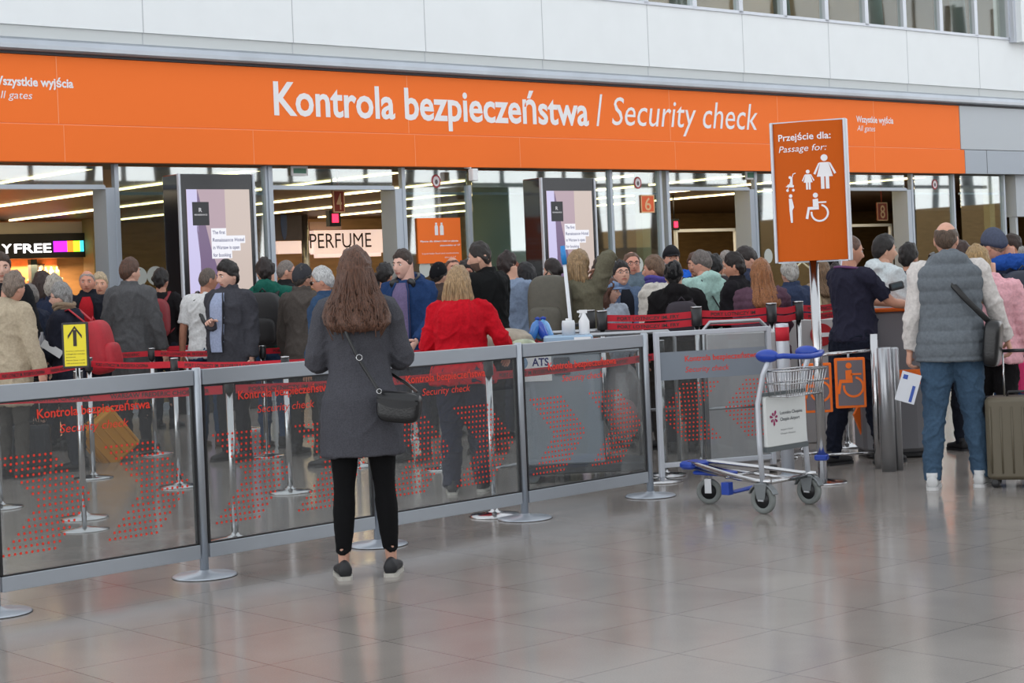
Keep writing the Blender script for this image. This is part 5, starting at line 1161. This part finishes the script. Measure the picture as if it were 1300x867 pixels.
PW(1122,300,14.6,66,'dark-haired man in a pale grey hooded sweatshirt between officer and vest man',top=(196,204,206),pants=(50,54,62),hair=('short',(24,18,16)),skin=(206,160,136),g=1.05,arms='bent',hem=.90,tt=.02,hood=True,hy=8)
PW(1154,311,15.7,40,'dark-haired person in navy left of the padded vest, only head and shoulder visible',top=(52,54,70),hair=('full',(26,20,18)),skin=(190,140,116),arms='bent')
PK=PW(1256,313,12.5,18,'blonde woman in a shiny pink puffer jacket partly hidden by the padded vest',top=(222,168,176),pants=(20,18,20),hair=('long',(170,140,96),.30),skin=(206,160,140),fem=True,g=1.08,headx=-.09,arms='down',hem=.84,tt=.032,quilt=.07,shoes='w',hy=-25,lr=1.05,stance=(.10,-.05,.12),legs='trousers')
PW(1222,309,14.2,-10,'brown-haired woman with dark top peeking out behind the blonde woman in pink',top=(50,44,48),hair=('bob',(58,36,28)),skin=(190,140,120),fem=True,arms='bent')
CP=PW(1280,293,13.5,-6,'man in a dark blue flat cap and navy jacket with bright blue hood',top=(30,36,54),pants=(40,64,98),hair=('buzz',(140,110,90)),skin=(200,146,124),g=1.20,headx=-.10,hat=('flat',(74,80,98)),hem=.86,tt=.026,shoes='b',arms='down',hood=True,hy=-14,hp=.25,vox=.010)
h_=MB().ell((0,-.10,1.475),(.20,.085,.075)).tube([(.13*math.cos(a),-.02+.12*math.sin(a),1.47) for a in [2*math.pi*k/20 for k in range(20)]],.034,10,0,closed=True); v,n,f=remesh(h_,.010); mk('blue_hood',folds(v,n,.010,(12,12,14),3),f,cloth(34,74,150),CP[0])
pack('backpack','navy backpack with yellow trim worn by the man in the flat cap',CP,bagm((34,40,56)),.32,.20,.46,.96,None,bagm((40,46,66)),y=-.17)
PW(1287,298,20,-70,'distant dark-haired man in a white shirt near the right edge',top=(214,222,224),hair=('short',(50,34,28)),skin=(186,130,104),arms='down')
PW(1303,315,15.5,-160,'grey-haired person cut off by the right edge, mid height',top=(60,56,60),hair=('full',(150,146,142)),skin=(196,150,128),fem=True)
# ---- behind the barrier, left to right
PW(3,322,16.4,168,'tall brown-haired young man at the left edge facing the camera',top=(26,26,30),hair=('short',(60,42,30)),skin=(206,164,146),arms='down',hy=-10)
PW(10,348,15.2,28,'grey-haired man in a beige raincoat at the left edge seen from behind',top=(176,162,140),pants=(70,66,62),hair=('full',(128,112,100)),skin=(200,150,130),hem=.62,tt=.03,collar='stand',arms='down',headx=.07,g=1.08)
PW(38,362,17.0,-60,'grey-bearded man in navy half hidden behind the beige raincoat',top=(34,40,56),hair=('short',(120,114,110)),beard=True,skin=(190,150,130),glasses='clear')
PW(54,347,18.7,20,'dark-haired woman in a navy coat left of the grey-haired woman in glasses',top=(28,34,52),hair=('bob',(48,30,24)),skin=(190,140,120),fem=True,hem=.6,tt=.026)
PW(69,351,17.8,30,'white-haired person in navy just behind the grey-haired woman in glasses',top=(34,42,62),hair=('full',(170,162,152)),skin=(196,150,130),hem=.8,tt=.024)
GW=PW(89,360,15.7,-80,'grey-haired woman in glasses and navy coat with papers in her hand',top=(32,34,46),pants=(46,48,56),hair=('full',(140,138,136)),skin=(208,164,146),fem=True,g=1.18,glasses='clear',scarf=(140,122,102),RW=(.10,.30,1.03),LW=(-.10,.32,1.03),hem=.80,tt=.028,lean=.12,headx=.0)
pack('backpack','red backpack on the back of the grey-haired woman in glasses',GW,bagm((172,28,42)),.33,.24,.50,.88,y=-.19,tilt=-.18)
q=at(66,443,15.5); o=MB().box(-.10,.10,-.002,.002,-.035,.035).build('papers',mat('papers_white',srgb(206,208,210),.6),None,Matrix.Translation(q)@Matrix.Rotation(math.radians(35),4,'Y')); tag(o,'folded white papers in the hand of the grey-haired woman in glasses','paper')
q=at(54,436,15.6); o=MB().lathe([(.032,-.11),(.034,-.10),(.034,.04),(.014,.08),(.014,.10),(.0001,.102)],(0,0,0),20).build('water_bottle',mat('clear_bottle',srgb(150,150,156),.1,spec=.8),None,Matrix.Translation(q)); tag(o,'clear bottle upright beside the papers of the grey-haired woman','bottle')
PW(112,343,18.4,174,'balding old man in a dark coat over a red jumper facing the camera',top=(26,28,36),undr=(176,30,40),openf=True,pants=(34,36,44),hair=('bald',(150,140,134)),skin=(200,140,118),hem=.84,tt=.026,g=1.1)
PW(128,347,19.6,170,'pale-haired person in dark clothes right behind the balding man in red jumper',top=(28,30,38),hair=('short',(190,170,140)),skin=(206,154,130))
PW(166,329,17.4,14,'tall man in a mid-grey wool overcoat seen from behind',top=(84,84,86),pants=(40,42,50),hair=('short',(84,56,42)),skin=(206,160,140),g=.98,hem=.52,tt=.036,collar='stand',arms='down',flare=.02,hy=22)
RB=PW(205,343,20.2,10,'person in black with a red rucksack seen dimly left of the first totem',top=(24,22,24),hair=('full',(24,20,20)),skin=(180,130,110)); pack('backpack','dark red rucksack on the person in black left of the first totem',RB,bagm((120,24,34)),.34,.2,.44,.98)
TS=PW(262,340,17.4,12,'cropped-haired man in a white T-shirt with a dark strap, back to camera',top=(206,206,206),pants=(40,64,92),hair=('buzz',(90,78,70)),skin=(170,120,98),sleeve='short',tt=.014,g=1.14,hem=.86,arms='down',headx=.02,shoes='br',hy=30)
MB().tube([(.12,-.15,1.08),(.02,-.155,1.22),(-.07,-.12,1.42),(-.09,-.01,1.50),(-.05,.12,1.40),(.1,.15,1.15)],[(.005,.020)]*6,8,ref=(0,-1,0)).build('strap',BLACK,TS[0])
JK=PW(240,386,17.3,20,'x',top=(20,20,22)) if False else None
PW(291,333,16.0,-150,'dark-haired man in a grey suit jacket with a hand inside at his chest',top=(62,62,68),undr=(150,160,186),openf=True,pants=(30,32,40),hair=('full',(28,22,20)),skin=(210,166,148),g=1.22,belly=.03,RW=(.02,.24,1.20),LW=(-.245,.03,.80),hem=.80,tt=.026,hy=18,hp=.12,collar='none')
GH=PW(342,330,17.1,14,'man in a dark green hooded sweatshirt seen from behind',top=(24,86,74),pants=(44,66,96),hair=('full',(34,22,20)),skin=(196,146,124),g=1.08,hood=True,arms='down',headx=-.04,hy=-35,beard=True); pack('backpack','large black backpack on the man in the green hooded sweatshirt',GH,bagm((24,22,24)),.36,.20,.50,.93,x=.03)
PW(363,330,18.6,62,'bald man in glasses and a dark jacket beside the green-hooded man',top=(26,26,28),hair=('buzz',(120,110,104)),skin=(196,144,122),glasses='clear',hem=.84,tt=.026)
PW(384,337,16.2,34,'man in a brown-grey anorak and dark cap turned away',top=(76,70,66),pants=(46,46,48),hair=('short',(60,54,50)),hat=('beanie',(56,56,60)),skin=(176,130,110),hem=.82,tt=.032,g=1.06,stance=(.10,.05,-.05))
PW(412,340,15.1,-72,'silver-haired man in sunglasses and a blue jacket looking left',top=(46,68,96),pants=(50,52,60),hair=('short',(190,190,190)),skin=(186,134,112),glasses='sun',hem=.84,tt=.03,collar='stand',hp=.15)
HP=PW(518,318,15.2,-158,'young man in a navy zip hoodie with headphones around his neck',top=(32,56,96),undr=(104,92,124),openf=True,pants=(40,44,58),hair=('fade',(52,36,28)),skin=(212,168,152),g=1.08,hem=.86,tt=.022,RW=(.24,.16,.86),LW=(-.16,.24,.98),hy=14,hood=True,headx=.03)
o=MB()
for s in (-1,1): o.lathe([(.036,-.014),(.042,0),(.036,.014),(.018,.016),(.018,.018),(.0001,.018)],(0,0,0),22,0,Matrix.Translation((s*.075,.095,1.455))@Matrix.Rotation(math.radians(70),4,'X')@Matrix.Rotation(s*.3,4,'Y'))
o.tube([(-.085,.07,1.47),(-.10,-.0,1.51),(-.06,-.085,1.53),(0,-.10,1.535),(.06,-.085,1.53),(.10,-.0,1.51),(.085,.07,1.47)],[(.006,.014)]*7,8); o=o.build('headphones',BLACK,None,HP[1]); tag(o,'dark over-ear headphones around the neck of the young man in the navy hoodie','headphones')
MB().disc(.03,1.30,.045,.06,.150,.152,0,20).build('shirt_picture',mat('shirt_picture',srgb(196,180,150),.7,noise_amt=.4,nscale=20),HP[0])
for x,y,Z,l,c in ((489,336,19,'dark-haired head seen between the two foreground women, far back',(40,30,34)),(478,350,21,'farthest dark-haired head left of the young man with headphones',(60,50,44))): PW(x,y,Z,20,l,top=c,hair=('full',(26,22,22)),skin=(190,140,118))
PW(557,335,17.5,30,'person in a black knitted hat left of the blonde woman\'s head',top=(70,58,54),hat=('beanie',(18,18,22)),hair=('short',(30,24,22)),skin=(196,150,128),collar='stand')
PW(575,326,19.5,160,'bald man far behind the blonde woman, below the orange notice',top=(80,70,66),hair=('bald',(90,60,50)),skin=(200,146,124)); PW(592,333,19,170,'dark curly-haired person between the blonde woman and the bomber jacket',top=(44,40,44),hair=('full',(26,20,18)),skin=(170,116,96))
PW(582,341,12.75,4,'blonde woman in a bright red jumper seen from behind',top=(186,14,32),pants=(28,34,56),hair=('bob',(166,136,100),.20),skin=(206,156,136),fem=True,g=1.38,tt=.016,hem=.84,RW=(.32,.22,1.04),LW=(-.20,.26,1.06),hy=12,lr=1.15,vox=.010,stance=(.11,.1,-.05),shoes='s',sleeve='elbow')
PW(617,309,15.6,-48,'bearded man in a black bomber jacket looking left',top=(20,21,22),pants=(28,30,38),hair=('fade',(36,28,24)),skin=(206,160,138),beard=True,g=1.12,hem=.88,tt=.028,arms='pockets',hy=-20,headx=-.05,hp=.1)
PW(650,321,16.8,30,'man in a light blue shirt reaching forward, seen from behind',top=(122,136,158),pants=(40,44,60),hair=('full',(40,26,24)),skin=(196,150,128),g=1.12,tt=.014,hem=.88,RW=(.34,.36,1.06),LW=(-.2,.2,.95),headx=-.05)
PW(651,332,19.6,-120,'red-haired woman behind the light blue shirt',top=(120,70,60),hair=('full',(130,66,40)),skin=(206,160,140),fem=True)
PW(669,335,18.2,-55,'black-haired woman in an orange waistcoat right of the light blue shirt',top=(110,90,80),vest=(176,70,48),hair=('long',(20,18,22),.28),skin=(206,162,142),fem=True)
OP=PW(735,320,15.0,24,'dark blonde woman in an olive parka holding a hand to her face',top=(98,94,78),pants=(96,92,74),hair=('bob',(150,122,88),.16),skin=(206,160,140),fem=True,g=1.12,hem=.74,tt=.034,RW=(.12,.16,1.56),LW=(-.2,.12,.95),hood=False,collar='stand',hy=28)
pack('backpack','bulky olive roll-top backpack beside the woman in the olive parka',OP,bagm((78,74,64)),.36,.24,.56,.98,y=-.15,x=-.16,straps=False)
PW(703,329,17.5,-50,'dark-haired person half hidden behind the olive backpack and mop handle',top=(60,50,50),hair=('tied',(34,24,22)),skin=(206,160,140),fem=True)
PW(764,327,19.4,30,'dark-haired woman in the shade right of the second totem',top=(40,36,40),hair=('bob',(40,30,26)),skin=(180,130,110),fem=True)
AG=PW(806,319,17.2,170,'balding man in glasses and a grey-blue jacket with a backpack strap',top=(92,106,118),pants=(50,54,62),hair=('thin',(104,76,60)),skin=(206,146,126),glasses='clear',hem=.84,tt=.026,g=1.12,headx=.03)
MB().tube([(-.13,.16,1.06),(-.125,.165,1.25),(-.115,.11,1.42),(-.10,-.02,1.50)],[(.006,.026)]*4,8,ref=(0,1,0)).build('rucksack_strap',BLACK,AG[0])
PW(789,333,16.3,168,'young black-haired man in glasses tilting his head up',top=(84,100,126),undr=(28,30,38),openf=True,hair=('full',(20,18,18)),skin=(206,158,138),glasses='clear',hem=.86,tt=.024,LW=(-.04,.28,1.06),RW=(.14,.24,1.02),hp=-.25,g=1.1)
PW(773,356,15.6,150,'girl in a light blue cap and pale top',top=(176,186,200),pants=(60,70,90),hair=('bob',(92,58,44),.17),skin=(212,168,150),fem=True,g=1.0,hat=('cap',(124,146,180)),hy=-35,tt=.018)
PW(832,326,15.4,-62,'man in a white quilted jacket with a violet collar looking left',top=(206,200,192),pants=(60,56,54),hair=('short',(112,86,66)),skin=(206,150,128),hem=.84,tt=.030,g=1.05,scarf=(84,76,150),headx=.0,quilt=.09)
PW(853,314,19.0,172,'man in a black cap and bright blue jacket behind the black-coated person',top=(30,90,190),hat=('cap',(34,34,38)),hair=('short',(60,44,36)),skin=(206,152,130),hem=.86,tt=.03,g=1.15)
BC=PW(858,334,14.9,8,'black-coated person with a raised hood right of the white jacket',top=(22,20,22),hair=('full',(20,18,18)),skin=(190,150,130),hem=.60,tt=.034,g=1.05,hood=True,hat=('beanie',(18,18,20)),headx=-.02); pack('backpack','small black and plum backpack on the hooded person in the black coat',BC,bagm((36,26,38)),.30,.14,.36,1.02,x=.05)
MC=PW(893,319,16.3,-34,'grey-haired person in a pale mint parka bending the head',top=(164,196,188),pants=(70,76,84),hair=('short',(104,96,92)),skin=(206,150,130),g=1.10,hem=.62,tt=.034,hood=True,arms='hold',hp=.35,hy=-10)
MB().tube([(.15,-.17,1.0),(.05,-.18,1.16),(-.06,-.16,1.34),(-.11,-.10,1.46)],[(.004,.008)]*4,8,ref=(0,-1,0)).build('bag_strap',BLACK,MC[0])
PW(884,322,18.2,-150,'brown-haired man behind the mint parka',top=(40,36,40),hair=('short',(80,54,42)),skin=(190,140,118)); PW(898,321,19.4,0,'dark-haired man behind the mint parka on its right',top=(52,48,52),hair=('short',(60,52,48)),skin=(190,140,118))
PW(908,325,17.5,-6,'black-haired woman with a beige sleeve right of the mint parka',top=(40,38,42),hair=('full',(20,18,20)),skin=(206,150,130),fem=True,hp=.3); PW(922,321,19.8,160,'grey-capped person in beige far back beside the black-haired woman',top=(150,138,128),hair=('full',(150,142,136)),skin=(206,160,140),fem=True)
PW(934,323,15.8,-66,'dark-haired man in a black jacket looking left, beside the purple puffer jacket',top=(26,24,28),pants=(36,38,44),hair=('full',(30,20,18)),skin=(190,136,112),hem=.84,tt=.028,arms='bent',hp=.1)
PW(951,314,16.6,-100,'tall dark-haired man looking down behind the ginger-haired woman',top=(52,58,78),hair=('short',(38,28,26)),skin=(206,156,136),hem=.88,tt=.026,hp=.4,g=1.05,headx=.0)
PW(966,331,14.6,2,'ginger long-haired woman in a plum puffer jacket seen from behind',top=(86,62,76),pants=(40,40,48),hair=('long',(150,98,60),.30),skin=(206,160,140),fem=True,g=1.16,hem=.84,tt=.036,quilt=.065,arms='bent',hy=-10)
PW(1003,333,15.7,-18,'person in a navy anorak with a pale grey hood',top=(48,58,82),pants=(44,48,58),hair=('full',(170,166,160)),skin=(206,160,140),hem=.84,tt=.032,hat=('beanie',(176,174,170)),g=1.05)
LP=PW(1042,330,16.8,-30,'woman in a blotchy beige and brown coat half hidden by the sign pole',top=(150,132,110),pants=(50,46,46),hair=('long',(120,94,70),.26),skin=(206,160,140),fem=True,g=1.06,hem=.62,tt=.03,jm=mat('blotched_coat',srgb(140,120,98),.9,noise_amt=.75,nscale=16))
q=at(1020,383,16.1); r=root('handbag','cream tote bag hanging left of the blotchy beige coat','bag',Matrix.Translation(q)@Matrix.Rotation(.3,4,'Z'))
MB().prism([(-.17,-.12),(.17,-.12),(.14,.14),(-.14,.14)],-.06,.06).build('bag_body',mat('cream_leather',srgb(206,196,160),.5),r,bevel=.02); MB().tube([(-.10,0,.12),(-.08,0,.30),(0,0,.36),(.08,0,.30),(.10,0,.12)],.010,8).build('handle',mat('cream_leather',srgb(206,196,160),.5),r)
PW(1062,336,18.5,-40,'dark-haired person behind the sign pole beside the officer',top=(34,32,48),hair=('full',(36,26,24)),skin=(190,140,118))

for x in (-.10,.10): MB().tube([(x,-.385,1.02),(x*1.05,-.375,1.20),(x*.9,-.34,1.36)],.005,6).build('yellow_piping',mat('piping_yellow',srgb(200,210,50),.5),[o for o in bpy.data.objects if o.get('label','').startswith('navy backpack with yellow')][0])
q=at(1303,478,12.9); r=root('bag','bright pink bag at the right edge above the olive suitcase','bag',Matrix.Translation(q))
MB().rbox(-.06,.16,-.06,.06,-.12,.12,.04).build('bag_body',mat('bright_pink',srgb(220,40,110),.5),r,bevel=.01); MB().tube([(-.0,0,.12),(.02,0,.19),(.08,0,.19),(.10,0,.12)],.008,8).build('handle',mat('bright_pink',srgb(220,40,110),.5),r)
